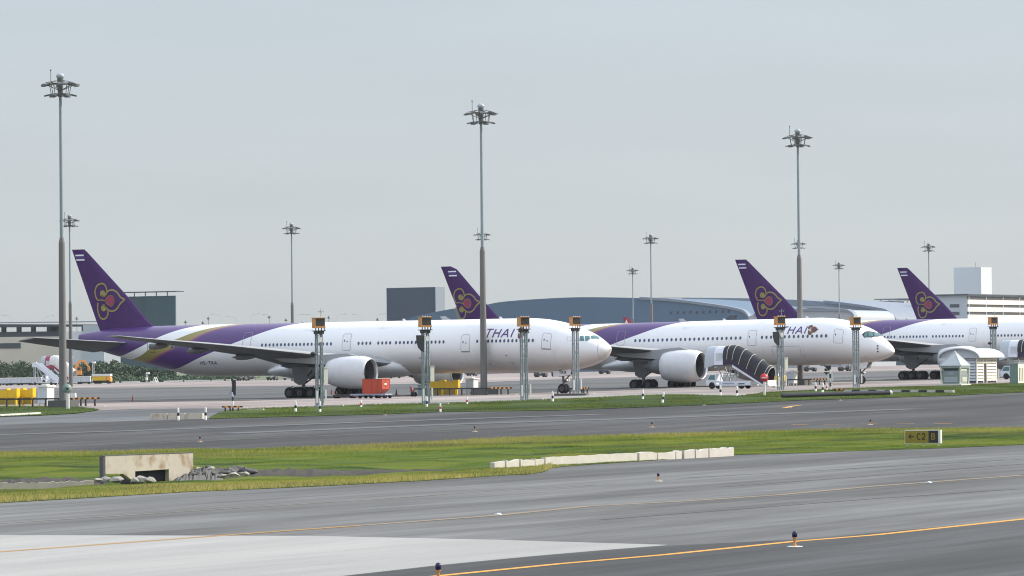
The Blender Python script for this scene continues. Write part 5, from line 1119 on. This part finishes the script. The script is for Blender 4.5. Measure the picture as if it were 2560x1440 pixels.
t = empty('hangar_block', 'tall plain dark blue block standing behind the foremost airliner, left of the curved terminal', 'building')
b = MB(); O, wl, wr, zt = block(b, 966, 1087, 1111, 717.5, 2150, Z0); b.obj('wall', 'navy_wall', t)
b = MB(); b.prism([(0.05, .1), (0.05, wr - .1), (.30, wr - .1), (.30, .1)], (O[0], O[1], Z0), (hx, hy, 0), (-hy, hx, 0), (0, 0, 1), zt - Z0 - .05); b.obj('sunlit_side_wall', 'terminal_rim', t)  # thin paler slab paints sunlight onto the right face
# curved terminal
def shell(t, pts, O, Y, depth, m, name='wall', bot=830, rim=None, rimw=2.0):
    O = ((O - 1280) * Y / F, Y); q = [on_plane(x, y, O, HV) for x, y in pts]; b = MB()
    poly = [(q[0][0], Z0)] + q + [(q[-1][0], Z0)]
    b.prism(poly, (O[0], O[1], 0), (hx, hy, 0), (0, 0, 1), (-hy, hx, 0), depth); o = b.obj(name, m, t)
    if rim:
        b = MB(); rr_ = [q[i] for i in range(len(q))][rim[0]:rim[1]]; A = []
        for (x, z) in rr_: A += [(O[0] + hx * x + hy * .6, O[1] + hy * x - hx * .6, z + .5), (O[0] + hx * x + hy * .6, O[1] + hy * x - hx * .6, z - rimw)]
        n = len(rr_); B = [(p[0] - hy * 3, p[1] + hx * 3, p[2]) for p in A]; fs = []
        for i in range(n - 1):
            a0 = 2 * i; fs += [(a0, a0 + 2, a0 + 3, a0 + 1), (2 * n + a0, 2 * n + a0 + 2, a0 + 2, a0), (a0 + 1, a0 + 3, 2 * n + a0 + 3, 2 * n + a0 + 1)]
        b.add(A + B, fs); b.obj('roof_rim', 'terminal_rim', t)
    return O, q
t = empty('curved_terminal', 'long blue grey terminal with a low arched roof and a row of small dark openings', 'terminal')
T1 = smooth([(1012, 804), (1026, 795), (1053, 787), (1103, 777), (1145, 770), (1200, 765), (1245, 756), (1300, 750.5), (1400, 744.5), (1480, 743), (1600, 745.5), (1700, 752.5), (1800, 765.5), (1850, 775), (1866, 784), (1874, 797), (1877, 815)], 4)
O1, q1 = shell(t, T1, 1880, 1700, 70, 'terminal_wall', 'wall', rim=(40, 65), rimw=.5)
for px in range(1678, 1828, 16):
    x, z = on_plane(px, 782 - (px - 1678) * .025, O1, HV); b = MB(); b.prism([(-.5, -.5), (.3, -.5), (.6, .5), (-.2, .5)], (O1[0] + hx * x + hy * .15, O1[1] + hy * x - hx * .15, z), (hx, hy, 0), (0, 0, 1), (-hy, hx, 0), .3); b.obj('wall_opening', 'mark_dark', t)
x, z = on_plane(1829, 793, O1, HV); b = MB(); b.prism([(-2.2, -.5), (-1.4, -.8), (2.0, -.6), (2.2, .8), (-1.0, .6)], (O1[0] + hx * x + hy * .15, O1[1] + hy * x - hx * .15, z), (hx, hy, 0), (0, 0, 1), (-hy, hx, 0), .3); b.obj('wall_lettering_patch', 'bridge_dark', t)  # dark panel standing for unreadable lettering on the wall
t = empty('second_terminal_shell', 'grey terminal roof sloping down behind the curved terminal towards the right', 'terminal')
O2, q2 = shell(t, smooth([(1585, 745), (1660, 744), (1760, 744.5), (1880, 746), (1965, 748.5), (2060, 754), (2140, 763), (2190, 771), (2214, 776), (2230, 786), (2240, 797), (2243, 812)], 4), 2243, 1800, 80, 'terminal_rim', 'wall', rim=(20, 44), rimw=.6)
b = MB(); A = [on_plane(x, y, O2, HV) for x, y in [(1890, 768), (2060, 778), (2180, 784), (2196, 792), (2200, 806), (1890, 806)]]; b.prism(A, (O2[0] + hy * .4, O2[1] - hx * .4, 0), (hx, hy, 0), (0, 0, 1), (-hy, hx, 0), .3); b.obj('glazing', 'navy_wall', t)
b = MB(); A = [on_plane(x, y, O2, HV) for x, y in [(1690, 750), (1880, 764), (2060, 766), (2190, 780), (2190, 783), (2060, 771), (1880, 770), (1690, 753)]]; b.prism(A, (O2[0] + hy * 1.6, O2[1] - hx * 1.6, 0), (hx, hy, 0), (0, 0, 1), (-hy, hx, 0), 1.1); b.obj('roof_beam', 'terminal_pale', t)
b = MB(); A = [on_plane(x, y, O2, HV) for x, y in [(1672, 745), (1704, 745), (1704, 748.5), (1676, 748.5)]]; b.prism(A, (O2[0] + hy * .6, O2[1] - hx * .6, 0), (hx, hy, 0), (0, 0, 1), (-hy, hx, 0), .5); b.obj('skylight', 'dome_white', t)
t = empty('low_terminal_annex', 'low pale terminal annex with rounded right end, just above the masked cockpit airliner', 'terminal')
shell(t, smooth([(1872, 790), (1950, 777), (2050, 775), (2112, 776), (2127, 781), (2136, 790), (2139, 806)], 4), 2139, 1640, 35, 'terminal_pale', 'wall', rim=(1, 25), rimw=.4)
b = MB(); O, wl, wr, zt = block(b, 2060, 2232, 2260, 752.5, 2400, Z0); tag(b.obj('dark_warehouse', 'navy_wall'), 'long flat dark blue wall far behind, left of the farthest fin', 'building')
# car park building with white bands
YC = 1750.
t = empty('car_park', 'white banded multi storey building with open dark floors at right', 'building')
b = MB(); O, wl, wr, zt = block(b, 2290, 2417, 2780, 738, YC, Z0); b.obj('wall', 'wall_grey', t)
def face_strip(y0, y1, m, name, out_=.25, x0=0.0, x1=None):
    b = MB(); za, zb_ = P(2417, y1, YC)[2], P(2417, y0, YC)[2]; b.prism([(0.02, x0), (out_, x0), (out_, x1 or wr), (0.02, x1 or wr)], (O[0], O[1], za), (hx, hy, 0), (-hy, hx, 0), (0, 0, 1), zb_ - za); return b.obj(name, m, t)
for y0, y1 in ((749, 760.5), (767.5, 779), (786.5, 812)): face_strip(y0, y1, 'band_white', 'parapet_band', .5)
for y0, y1 in ((741, 749), (760.5, 767.5), (779, 786.5)): face_strip(y0, y1, 'band_dark', 'open_floor', .2)
for i in range(9):
    b = MB(); za, zb_ = P(2417, 790, YC)[2], P(2417, 741, YC)[2]; y_ = 1 + i * wr / 9; b.prism([(.2, y_), (.42, y_), (.42, y_ + .5), (.2, y_ + .5)], (O[0], O[1], za), (hx, hy, 0), (-hy, hx, 0), (0, 0, 1), zb_ - za); b.obj('column', 'wall_grey', t)
b = MB(); b.prism([(-wl - 3, -1.2), (1.2, -1.2), (1.2, wr), (-wl - 3, wr)], (O[0], O[1], zt), (hx, hy, 0), (-hy, hx, 0), (0, 0, 1), .5); b.obj('roof', 'bridge_dark', t)
for y0 in (760, 779):
    b = MB(); za, zb_ = P(2417, y0 + 8, YC)[2], P(2417, y0, YC)[2]; b.prism([(-7.4, -.12), (-3.3, -.12), (-3.3, 0.02), (-7.4, .02)], (O[0], O[1], za), (hx, hy, 0), (-hy, hx, 0), (0, 0, 1), zb_ - za); b.obj('window', 'bridge_dark', t)
t = empty('rooftop_block', 'plain white square block rising above the white banded building', 'building')
b = MB(); O5, a5, b5, z5 = block(b, 2384, 2453, 2479, 667.5, 1850, Z0); b.obj('wall', 'terminal_white', t)
b = MB(); b.bar((O5[0] - 2, O5[1] + 3, z5), (O5[0] - 2, O5[1] + 3, z5 + 2.2), .15); b.obj('antenna', 'steel', t)
t = empty('pale_office', 'pale grey low building with flat canopy roof behind the farthest fin', 'building')
b = MB(); O6, a6, b6, z6 = block(b, 2198, 2330, 2420, 762, 1950, Z0); b.obj('wall', 'wall_grey', t)
b = MB(); b.prism([(-a6 - 2, -1), (1, -1), (1, b6), (-a6 - 2, b6)], (O6[0], O6[1], z6 + 2.6), (hx, hy, 0), (-hy, hx, 0), (0, 0, 1), .5); b.obj('canopy_roof', 'terminal_rim', t)
for i in range(6): b = MB(); b.prism([(-a6 + .5 + i * a6 / 6, 0), (-a6 + .9 + i * a6 / 6, 0), (-a6 + .9 + i * a6 / 6, .4), (-a6 + .5 + i * a6 / 6, .4)], (O6[0], O6[1], z6), (hx, hy, 0), (-hy, hx, 0), (0, 0, 1), 2.6); b.obj('roof_post', 'terminal_white', t)
b = MB(); za = P(2330, 781, 1950)[2]; b.prism([(-a6 * .85, -.1), (-a6 * .62, -.1), (-a6 * .62, .02), (-a6 * .85, .02)], (O6[0], O6[1], za), (hx, hy, 0), (-hy, hx, 0), (0, 0, 1), 1.0); b.obj('window', 'bridge_dark', t)
# scaffolded building behind the first tail
t = empty('netted_building', 'blue green building under netting with a thin flat roof frame, behind the first tail fin', 'building')
b = MB(); O7, a7, b7, z7 = block(b, 300, 437, 440, 739, 1750, Z0); b.obj('wall', 'scaffold_net', t)
b = MB(); b.prism([(-a7 - 1, -1.5), (1.6, -1.5), (1.6, 4), (-a7 - 1, 4)], (O7[0], O7[1], z7 + 1.5), (hx, hy, 0), (-hy, hx, 0), (0, 0, 1), .35); b.obj('roof_frame', 'scaffold_net', t)
for i in range(5): b = MB(); x_ = -a7 * i / 5 - 3.9; b.prism([(x_, 0), (x_ + .35, 0), (x_ + .35, .35), (x_, .35)], (O7[0], O7[1], z7), (hx, hy, 0), (-hy, hx, 0), (0, 0, 1), 1.5); b.obj('roof_post', 'steel', t)
# elevated road on the left with its columns and the pale building under it
Yb = 1480
def wx(px, Y=Yb): return (px - 1280) * Y / F
def wz(px, py, Y=Yb): return P(px, py, Y)[2]
t = empty('elevated_road', 'dark elevated road bridge with pale openings at far left', 'bridge')
b = MB(); b.add([(wx(-500), Yb, wz(0, 804)), (wx(252), Yb, wz(252, 811)), (wx(252), Yb + 14, wz(252, 811)), (wx(-500), Yb + 14, wz(0, 804)), (wx(-500), Yb, wz(0, 817)), (wx(252), Yb, wz(252, 815)), (wx(252), Yb + 14, wz(252, 815)), (wx(-500), Yb + 14, wz(0, 817))], [(0, 1, 2, 3), (7, 6, 5, 4), (0, 4, 5, 1), (1, 5, 6, 2), (2, 6, 7, 3), (3, 7, 4, 0)]); b.obj('deck', 'bridge_dark', t)
b = MB(); b.bx(wx(-500), wx(252), Yb - .4, Yb, wz(100, 807), wz(100, 804.5)); b.obj('parapet', 'terminal_rim', t)
b = MB(); b.bx(wx(-500), wx(150), Yb + 2, Yb + 12, wz(60, 842), wz(60, 829)); b.obj('lower_deck', 'bridge_dark', t)
for px in (-60, 4, 42, 78, 125, 137, 205, 230): b = MB(); b.bx(wx(px) - (1.6 if px in (125, 137, 230) else .6), wx(px) + (1.6 if px in (125, 137, 230) else .6), Yb + 3, Yb + 8, Z0 - 2, wz(px, 816)); b.obj('pier', 'bridge_dark', t)
Y8 = 1455
t = empty('pale_viaduct_building', 'pale beige low building under the elevated road at far left', 'building')
b = MB(); b.bx(wx(-500, Y8), wx(150, Y8), Y8, Y8 + 12, Z0 - 2, wz(60, 842, Y8)); b.obj('wall', 'bridge_beige', t)
b = MB(); b.bx(wx(-300, Y8), wx(50, Y8), Y8 - .2, Y8, wz(20, 871, Y8), wz(20, 858, Y8)); b.obj('window', 'bridge_dark', t)
b = MB(); b.bx(wx(150, Y8), wx(240, Y8), Y8 + 4, Y8 + 14, Z0 - 2, wz(200, 828, Y8)); b.obj('end_wing', 'terminal_white', t)
b = MB(); b.bx(wx(205, Y8), wx(258, Y8), Y8 + 2, Y8 + 4, Z0 - 2, wz(230, 812, Y8)); b.obj('end_tower', 'wall_grey', t)
# trees and shrubs behind the apron: crowns of many small leaf faces on a trunk
def crown(mb, c, r, n, leaf, rs):
    for _ in range(n):
        d = rs.normal(size=3); d /= np.linalg.norm(d); k = rs.uniform(.45, 1.0) ** .6 * (1 + .18 * math.sin(d[0] * 5 + c[0]) + .14 * math.sin(d[2] * 7 + c[0] * 2)); q = np.array(c) + d * np.array(r) * k
        a = rs.normal(size=3); a /= np.linalg.norm(a); w = np.cross(a, rs.normal(size=3)); w /= np.linalg.norm(w); l = leaf * rs.uniform(.6, 1.4)
        mb.add([q - a * l, q + w * l * .5, q + a * l, q - w * l * .5], [(0, 1, 2, 3)])
rs = np.random.default_rng(3); tl = ['broad dark tree', 'low rounded tree', 'tall narrow dark tree', 'spreading dark tree']
spots = [(-60, 1390, 6.5, 7.5), (-15, 1370, 5.5, 7), (28, 1395, 6.5, 8), (66, 1375, 5, 6.5), (104, 1400, 6, 7), (146, 1380, 5, 6), (190, 1385, 5.5, 6.5), (232, 1372, 5, 7), (268, 1390, 5.5, 7.5), (300, 1380, 4.5, 6), (335, 1395, 4.5, 5.5), (372, 1385, 4, 4.5), (408, 1390, 4, 4)]
wl_ = ['cut by the left edge of the photo', 'at the left edge behind the long white roofed carts', 'left of the white stairs', 'behind the high end of the white stairs', 'behind the middle of the white stairs', 'behind the tallest mast', 'behind the orange excavator', 'right of the orange excavator', 'below the purple tail cone', 'under the tail where the bands begin', 'below the white tail band', 'below the gold tail band', 'below the registration letters']
for i, (px, Y, r, h) in enumerate(spots):
    p = GY(px, Y); t = empty('shrub_tree', f'{tl[i % 4]} {wl_[i]}', 'tree', p, 0, 'dark trees behind the far apron')
    b = MB(); b.tube((0, 0, -1), (0, 0, h * .55), .28, .16, 8); b.tube((0, 0, h * .3), (r * .4, 0, h * .7), .12, .06, 6); b.tube((0, 0, h * .35), (-r * .4, .3, h * .7), .12, .06, 6); b.obj('trunk', 'bark', t)
    b = MB(); crown(b, (0, 0, h * .42), (r, r * .7, h * .42), 900, .45, rs); crown(b, (r * .5, 0, h * .68), (r * .5, r * .45, h * .26), 350, .42, rs); crown(b, (-r * .45, 0, h * .62), (r * .55, r * .45, h * .3), 350, .42, rs); b.obj('crown', 'leaf', t)
b = MB()
for px in range(-120, 620, 6):
    p = GY(px + rs.uniform(-3, 3), 1330 + rs.uniform(0, 60)); crown(b, (p.x, p.y, p.z + .8), (3.2, 2, 1.7 if px < 330 else 1.0), 60, .5, rs)
tag(b.obj('hedge', 'leaf'), 'dark unbroken undergrowth running behind the far apron at left', 'hedge', kind='stuff')

# ------------------------------------------------------------------ vehicles and gear on the far apron
def wheel_at(t, x, y, r, w=.2):
    b = MB(); b.lathe((x, y - w / 2, r), (0, 1, 0), [(0, r * .5), (0, r * .85), (w * .2, r), (w * .8, r), (w, r * .85), (w, r * .5)], 16); b.lathe((x, y - w / 2 + .02, r), (0, 1, 0), [(0, .01), (0, r * .5), (w - .04, r * .5), (w - .04, .01)], 12, 1); b.obj('wheel', ['tyre', 'rim'], t)
def make_tug():
    t = empty('baggage_tractor', 'tug', 'tractor')
    b = MB(); b.prism([(-1.5, .35), (1.5, .35), (1.5, .95), (.3, 1.05), (.15, .7), (-.7, .7), (-.8, 1.1), (-1.5, 1.1)], (0, -.75, 0), (1, 0, 0), (0, 0, 1), (0, 1, 0), 1.5); b.obj('body', 'dark_gear', t)
    b = MB(); b.bx(-.75, -.2, -.5, .5, .7, .9); b.bx(-.8, -.65, -.5, .5, .9, 1.4); b.obj('seat', 'black', t)
    b = MB()
    for x in (-.9, .35):
        for y in (-.65, .65): b.bar((x, y, 1.0), (x, y, 1.95), .06)
    b.bx(-1.0, .5, -.72, .72, 1.95, 2.02); b.obj('canopy', 'dome_white', t)
    for x in (-1.0, 1.0):
        for y in (-.7, .7): wheel_at(t, x, y, .38)
    return t
def make_dolly(side, roof):
    t = empty('covered_cart', 'cart', 'cart')
    b = MB(); b.bx(-1.6, 1.6, -.8, .8, .5, .64); b.bar((1.6, 0, .5), (2.3, 0, .4), .08); b.obj('deck', 'rail_dark', t)
    b = MB(); b.bx(-1.55, 1.55, -.76, .76, .64, 1.95); b.obj('curtain', side, t)
    b = MB(); b.bx(-1.65, 1.65, -.85, .85, 1.95, 2.2); b.obj('roof', roof, t)
    for x in (-1.55, 0, 1.55): b = MB(); b.bx(x - .05, x + .05, -.83, -.77, .64, 1.95); b.obj('post', 'dome_white', t)
    for x in (-1.1, 1.1):
        for y in (-.7, .7): wheel_at(t, x, y, .26)
    return t
def make_van(body, n='service_van'):
    t = empty(n, 'van', 'van')
    b = MB(); b.prism([(-2.4, .4), (2.4, .4), (2.45, 1.05), (1.75, 1.25), (1.2, 2.15), (-2.35, 2.2)], (0, -.9, 0), (1, 0, 0), (0, 0, 1), (0, 1, 0), 1.8); b.obj('body', body, t)
    b = MB(); b.prism([(1.62, 1.28), (1.15, 2.02), (.1, 2.05), (.1, 1.28)], (0, -.92, 0), (1, 0, 0), (0, 0, 1), (0, 1, 0), .03); b.obj('side_window', 'pane_glass', t)
    b = MB(); b.add([(1.76, -.8, 1.3), (1.76, .8, 1.3), (1.27, .78, 2.1), (1.27, -.78, 2.1)], [(0, 1, 2, 3)]); b.obj('windscreen', 'pane_glass', t)
    b = MB(); b.bx(2.35, 2.5, -.9, .9, .4, .62); b.obj('bumper', 'rail_dark', t)
    for x in (-1.5, 1.5):
        for y in (-.82, .82): wheel_at(t, x, y, .36)
    return t
tug = make_tug()
for i, (px, py, lb) in enumerate([(605, 952, 'dark tractor seen under the rear belly of the foremost airliner'), (681, 951, 'dark tractor left of the carts under the foremost airliner'), (1180, 940, 'dark tractor under the forward belly, left of the middle tall mast'), (1352, 943, 'dark tractor left of the nose gear doors, behind the foremost airliner'),
        (1396, 942, 'dark tractor just behind the nose gear doors of the foremost airliner'), (2026, 929, 'dark tractor right of the third tall mast, under the second airliner'), (2112, 928, 'dark tractor left of the slim post at the drooped nose'), (1512, 935, 'dark tractor in the gap behind the round nose'), (625, 951, 'second dark tractor seen under the rear belly')]):
    put(tug, i == 0, G(px, py), HEAD + R(random.choice([0, 180, 8])), lb, 'tractors on the far apron')
dl = make_dolly('cabinet_grey', 'dome_white')
for i, (px, py, lb) in enumerate([(8, 958, 'white roofed cart cut by the left edge of the photo'), (36, 957.5, 'white roofed cart second from the left edge'), (64, 957, 'white roofed cart third from the left edge'), (90, 956.5, 'white roofed cart fourth from the left edge, below the white stairs'), (186, 955, 'white roofed cart just right of the tallest mast'), (212, 954.5, 'white roofed cart touching the yellow truck'), (722, 950.5, 'small white cart under the wing of the foremost airliner'), (746, 950, 'small white cart behind the main gear of the foremost airliner'), (988, 946, 'small white cart right of the near engine intake')]):
    o = put(dl, i == 0, GY(px, 1235) if px < 220 else G(px, py), HEAD + R(26), lb, 'white roofed carts on the far apron')
vn = make_van('dome_white')
for i, (px, py, lb) in enumerate([(2050, 928, 'white van far under the belly right of the third mast'), (1090, 943, 'white van far behind the far engine of the foremost airliner')]):
    put(vn, i == 0, G(px, py), HEAD + R(20), lb, 'white vans on the far apron')
# yellow truck
p = GY(256, 1225); t = empty('yellow_truck', 'yellow truck with a white box top at the end of the cart row', 'truck', p, HEAD + R(22))
b = MB(); b.bx(-2.6, 1.3, -1.15, 1.15, .9, 2.1); b.obj('load_bed', 'yellow', t); b = MB(); b.bx(-2.8, 2.5, -1.25, 1.25, 2.1, 2.75); b.obj('white_top', 'dome_white', t)
b = MB(); b.prism([(1.4, .6), (2.5, .6), (2.55, 1.4), (2.2, 2.1), (1.4, 2.1)], (0, -1.1, 0), (1, 0, 0), (0, 0, 1), (0, 1, 0), 2.2); b.obj('cab', 'orange', t); b = MB(); b.bx(-2.7, 2.4, -.5, .5, .55, .9); b.obj('chassis', 'rail_dark', t)
for x in (-1.8, -.8, 1.8):
    for y in (-1, 1): wheel_at(t, x, y, .5, .3)
# white boarding stairs and a maroon covered one
p = GY(118, 1190); t = empty('boarding_stairs', 'plain white boarding stairs sloping down to the right, left of the tallest mast', 'stairs', p, HEAD)
b = MB(); b.prism([(-4.4, 4.9), (-4.4, 6.0), (-2.7, 6.0), (4.2, 1.3), (4.2, .3), (-2.9, 4.9)], (0, -1.0, 0), (1, 0, 0), (0, 0, 1), (0, 1, 0), .1); b.prism([(-4.4, 4.9), (-4.4, 6.0), (-2.7, 6.0), (4.2, 1.3), (4.2, .3), (-2.9, 4.9)], (0, .9, 0), (1, 0, 0), (0, 0, 1), (0, 1, 0), .1); b.obj('side_panel', 'stair_white', t)
b = MB()
for i in range(18): b.bx(-2.8 + i * .38, -2.42 + i * .38, -.9, .9, 4.85 - i * .25, 4.93 - i * .25)
b.bx(-4.4, -2.8, -.9, .9, 4.85, 4.95); b.obj('steps', 'steel', t)
b = MB(); b.bar((-3.8, -.8, .7), (-3.8, -.8, 4.9), .14); b.bar((-3.8, .8, .7), (-3.8, .8, 4.9), .14); b.bar((-3.8, -.8, 4.5), (-1, -.8, .8), .12); b.bar((-3.8, .8, 4.5), (-1, .8, .8), .12); b.obj('support_frame', 'steel', t)
b = MB(); b.bx(-4.6, 3.4, -1.0, 1.0, .55, .85); b.obj('chassis', 'dome_white', t)
for x in (-3.4, 2.0):
    for y in (-.95, .95): wheel_at(t, x, y, .42)
o = copy_tree(st); o.location = GY(140, 1260); o.scale = (1.15, 1.1, 1.45); o.rotation_euler.z = HEAD; o['label'] = 'stairs truck with white canopy and maroon skirt, half hidden by the tallest mast'
for c in kids(o):
    n = c.name.split('.')[0]
    if n in ('canopy', 'side_skirt', 'landing_hood'):
        c.material_slots[0].link = 'OBJECT'; c.material_slots[0].material = M['dome_white' if n == 'canopy' else 'maroon_tail']
# excavator
p = GY(192, 1330); b = MB(); b.ell((0, 0, 0), (7.5, 5, 1.75), 0, 18, 8); tag(b.obj('earth_mound', 'soil', None, p), 'dark earth mound under the orange excavator', 'mound'); p = p + Vector((0, 0, 1.6)); t = empty('excavator', 'orange excavator with raised arm in front of the trees, right of the tallest mast', 'excavator', p, 0)
b = MB()
for y in (-1.2, 1.2): b.prism([(-1.9, .2), (-1.6, .0), (1.6, 0), (1.9, .2), (1.9, .7), (1.6, .9), (-1.6, .9), (-1.9, .7)], (0, y - .25, 0), (1, 0, 0), (0, 0, 1), (0, 1, 0), .5)
b.bx(-.8, .8, -1, 1, .5, 1.0); b.obj('tracks', 'rail_dark', t)
b = MB(); b.bx(-1.9, 1.3, -1.3, 1.3, 1.0, 2.1); b.prism([(.0, 2.1), (1.3, 2.1), (1.2, 3.3), (.2, 3.4)], (0, -1.3, 0), (1, 0, 0), (0, 0, 1), (0, 1, 0), 1.1); b.obj('house', 'orange', t)
b = MB(); b.bx(.25, 1.15, -1.32, -1.29, 2.3, 3.15); b.obj('cab_window', 'kiosk_glass', t)
b = MB(); b.prism([(-.6, 2.6), (-.2, 4.4), (1.0, 5.3), (2.0, 5.0), (2.0, 4.6), (1.1, 4.7), (.4, 4.0), (.1, 2.4)], (0, -.25, 0), (1, 0, 0), (0, 0, 1), (0, 1, 0), .5); b.obj('boom', 'orange', t)
b = MB(); b.prism([(1.6, 5.1), (2.1, 5.2), (3.4, 3.4), (3.1, 3.1)], (0, -.2, 0), (1, 0, 0), (0, 0, 1), (0, 1, 0), .4); b.obj('dipper_arm', 'orange', t)
b = MB(); b.prism([(3.0, 3.3), (3.5, 3.4), (3.7, 2.3), (3.1, 1.9), (2.9, 2.4)], (0, -.45, 0), (1, 0, 0), (0, 0, 1), (0, 1, 0), .9); b.obj('bucket', 'box_orange', t)
t.scale = (1.1, 1.1, 1.05)
# grey equipment posts at the back of the apron
for px, py, h, lb in [(86, 949, 6.6, 'thin grey post in front of the trees, above the white stairs'), (233, 949, 6.4, 'grey post with a lamp box just above the yellow truck'), (367, 951, 3.0, 'short white post with two boxes below the tail of the foremost airliner'), (176, 949, 8.0, 'thick grey post just right of the tallest mast')]:
    p = GY(px, 1265); t = empty('equipment_post', lb, 'post', p, HEAD, 'posts at the back of the apron')
    b = MB()
    for x in (-.25, .25): b.tube((x, 0, 0), (x, 0, h), .11, n=8)
    for z in np.arange(.8, h, 1.2): b.bar((-.25, 0, z), (.25, 0, z), .08)
    b.obj('post_frame', 'pale_steel', t); b = MB(); b.box((.3, 0, h - .3), (.9, .6, .5)); b.box((0, -.2, 1.1), (.6, .4, .8)); b.obj('box', 'dome_white', t)
p = GY(388, 1265); t = empty('work_trestle', 'white A shaped trestle below the gold tail band', 'trestle', p, HEAD)
b = MB()
for y in (-.5, .5): b.bar((-.7, y, 0), (0, y, 1.5), .12); b.bar((.7, y, 0), (0, y, 1.5), .12); b.bar((-.4, y, .6), (.4, y, .6), .1)
b.bar((0, -.5, 1.5), (0, .5, 1.5), .1); b.obj('trestle_frame', 'dome_white', t)
b = MB(); k = 60
a, c = GY(292, 1280), GY(640, 1280); d = c - a; rr = random.Random(2)
t = empty('barrier_row', 'low broken row of white barrier pieces along the back of the apron', 'barrier', a)
for i in range(40):
    if rr.random() < .3: continue
    p = d * (i / 40); b = MB(); b.box((p.x, p.y, p.z + .18 + rr.uniform(0, .1)), (rr.uniform(.8, 1.6), .4, .4), 0, R(-10)); b.obj('barrier_piece', 'dome_white', t)

# ------------------------------------------------------------------ distant lamps on the horizon
def make_mush():
    t = empty('distant_lamp', 'lamp', 'street lamp'); b = MB(); b.tube((0, 0, -1), (0, 0, 21), .16, .10, 8); b.obj('pole', 'lamp_dark', t)
    b = MB(); b.lathe((0, 0, 20.6), (0, 0, 1), [(0, .2), (.15, .75), (.4, .6), (.9, .15), (1.1, .02)], 14); b.obj('lamp_head', 'lamp_dark', t); return t
mm = make_mush()
for i, (px, py, lb) in enumerate([(465, 802, 'low distant lamp over the white tail band'), (508, 804, 'low distant lamp over the gold band'), (522, 793, 'distant lamp above the end of the gold band'), (674, 790, 'distant lamp left of the lone far mast'), (716, 797, 'low distant lamp touching the lone far mast'), (823, 791, 'distant lamp right of the first orange box head'), (945, 796, 'low distant lamp left of the dark blue block'), (193, 793, 'distant lamp between the tallest mast and the first tail fin')]):
    Y = 1900 + (i % 3) * 60; p = GY(px, Y); o = put(mm, i == 0, p, 0, lb, 'distant mushroom headed lamps'); o.scale = (1, 1, (P(px, py, Y)[2] - p.z) / 21.4)
def make_arm():
    t = empty('road_lamp', 'lamp', 'street lamp'); b = MB(); b.tube((0, 0, -1), (0, 0, 20), .07, .05, 6); b.obj('pole', 'pale_steel', t)
    b = MB(); b.tube((0, 0, 20), (1.4, 0, 20.7), .04, n=5); b.tube((1.4, 0, 20.7), (4.4, 0, 20.9), .04, n=5); b.box((4.9, 0, 20.9), (1.3, .3, .16)); b.obj('arm', 'pale_steel', t); return t
am = make_arm()
for i, (px, py, fl, lb) in enumerate([(553, 784, 1, 'faint road lamp leaning left over the gold band'), (592, 791, 1, 'faint low road lamp beside the gold band'), (628, 784, 0, 'faint road lamp above the purple band'), (680, 785, 1, 'faint road lamp beside a mushroom lamp left of the lone mast'), (738, 785, 0, 'faint road lamp just right of the lone far mast'), (789, 785, 1, 'faint road lamp left of the first orange box head'), (843, 785, 0, 'faint road lamp right of the weather vane'), (906, 785, 1, 'faint road lamp midway to the dark blue block'), (943, 784, 0, 'faint road lamp nearest the dark blue block'), (30, 787, 1, 'faint road lamp at the far left of the sky line'), (112, 789, 0, 'faint road lamp left of the tallest mast')]):
    Y = 2500 + (i % 3) * 40; p = GY(px, Y); o = put(am, i == 0, p, math.pi if fl else 0, lb, 'faint road lamps on the horizon'); o.scale = (1, 1, (P(px, py, Y)[2] - p.z) / 21.)
# ------------------------------------------------------------------ red finned airliner far behind
A5 = copy_tree(A1, None, ('window', 'registration', 'vent', 'door', 'door_frame', 'title_lettering', 'title_emblem', 'emblem_mark', 'antenna', 'radome_joint', 'cockpit_window', 'fin_emblem', 'flag', 'nose_landing_gear', 'flap_track_fairing'))
A5['label'] = 'dark red finned airliner hidden far behind, only its fin top showing above the second airliner'; A5['group'] = 'airliners parked far behind'
Y = 1445.; tip = ((1556 - 1280) * Y / F, Y); A5.location = (tip[0] + 74.5 * hx, tip[1] + 74.5 * hy, float(gz(tip[0], tip[1])) - .1); A5.rotation_euler = (0, 0, HEAD)
for c in kids(A5):
    n = c.name.split('.')[0]
    if n == 'fuselage': c.material_slots[0].link = 'OBJECT'; c.material_slots[0].material = M['white_paint']
    if n == 'fin':
        for q in [c] + kids(c): q.material_slots[0].link = 'OBJECT'; q.material_slots[0].material = M['maroon_tail']
        q = MB(); fan(q, lambda u, v: (-73.0 + u, -.35, 16.9 + v), [(-.9, -1.4), (.9, -1.4), (.1, .5)], 0, 2, 2); q.obj('tail_mark', 'white_paint', c)

# ------------------------------------------------------------------ the air: thin even haze round the camera and the scene
b = MB(); b.bx(-700, 700, -20, 3000, -3.0, 52)
hz = b.obj('haze', 'white_paint'); hz.data.materials.clear()
m = bpy.data.materials.new('haze_air'); m.use_nodes = True; nt = m.node_tree; nt.nodes.clear()
o_ = nt.nodes.new('ShaderNodeOutputMaterial'); v_ = nt.nodes.new('ShaderNodeVolumePrincipled'); v_.inputs['Color'].default_value = (.86, .92, 1, 1); v_.inputs['Density'].default_value = .000035; v_.inputs['Anisotropy'].default_value = .3
nt.links.new(v_.outputs[0], o_.inputs['Volume']); hz.data.materials.append(m); tag(hz, 'thin pale haze over the whole airfield', 'haze', kind='stuff')
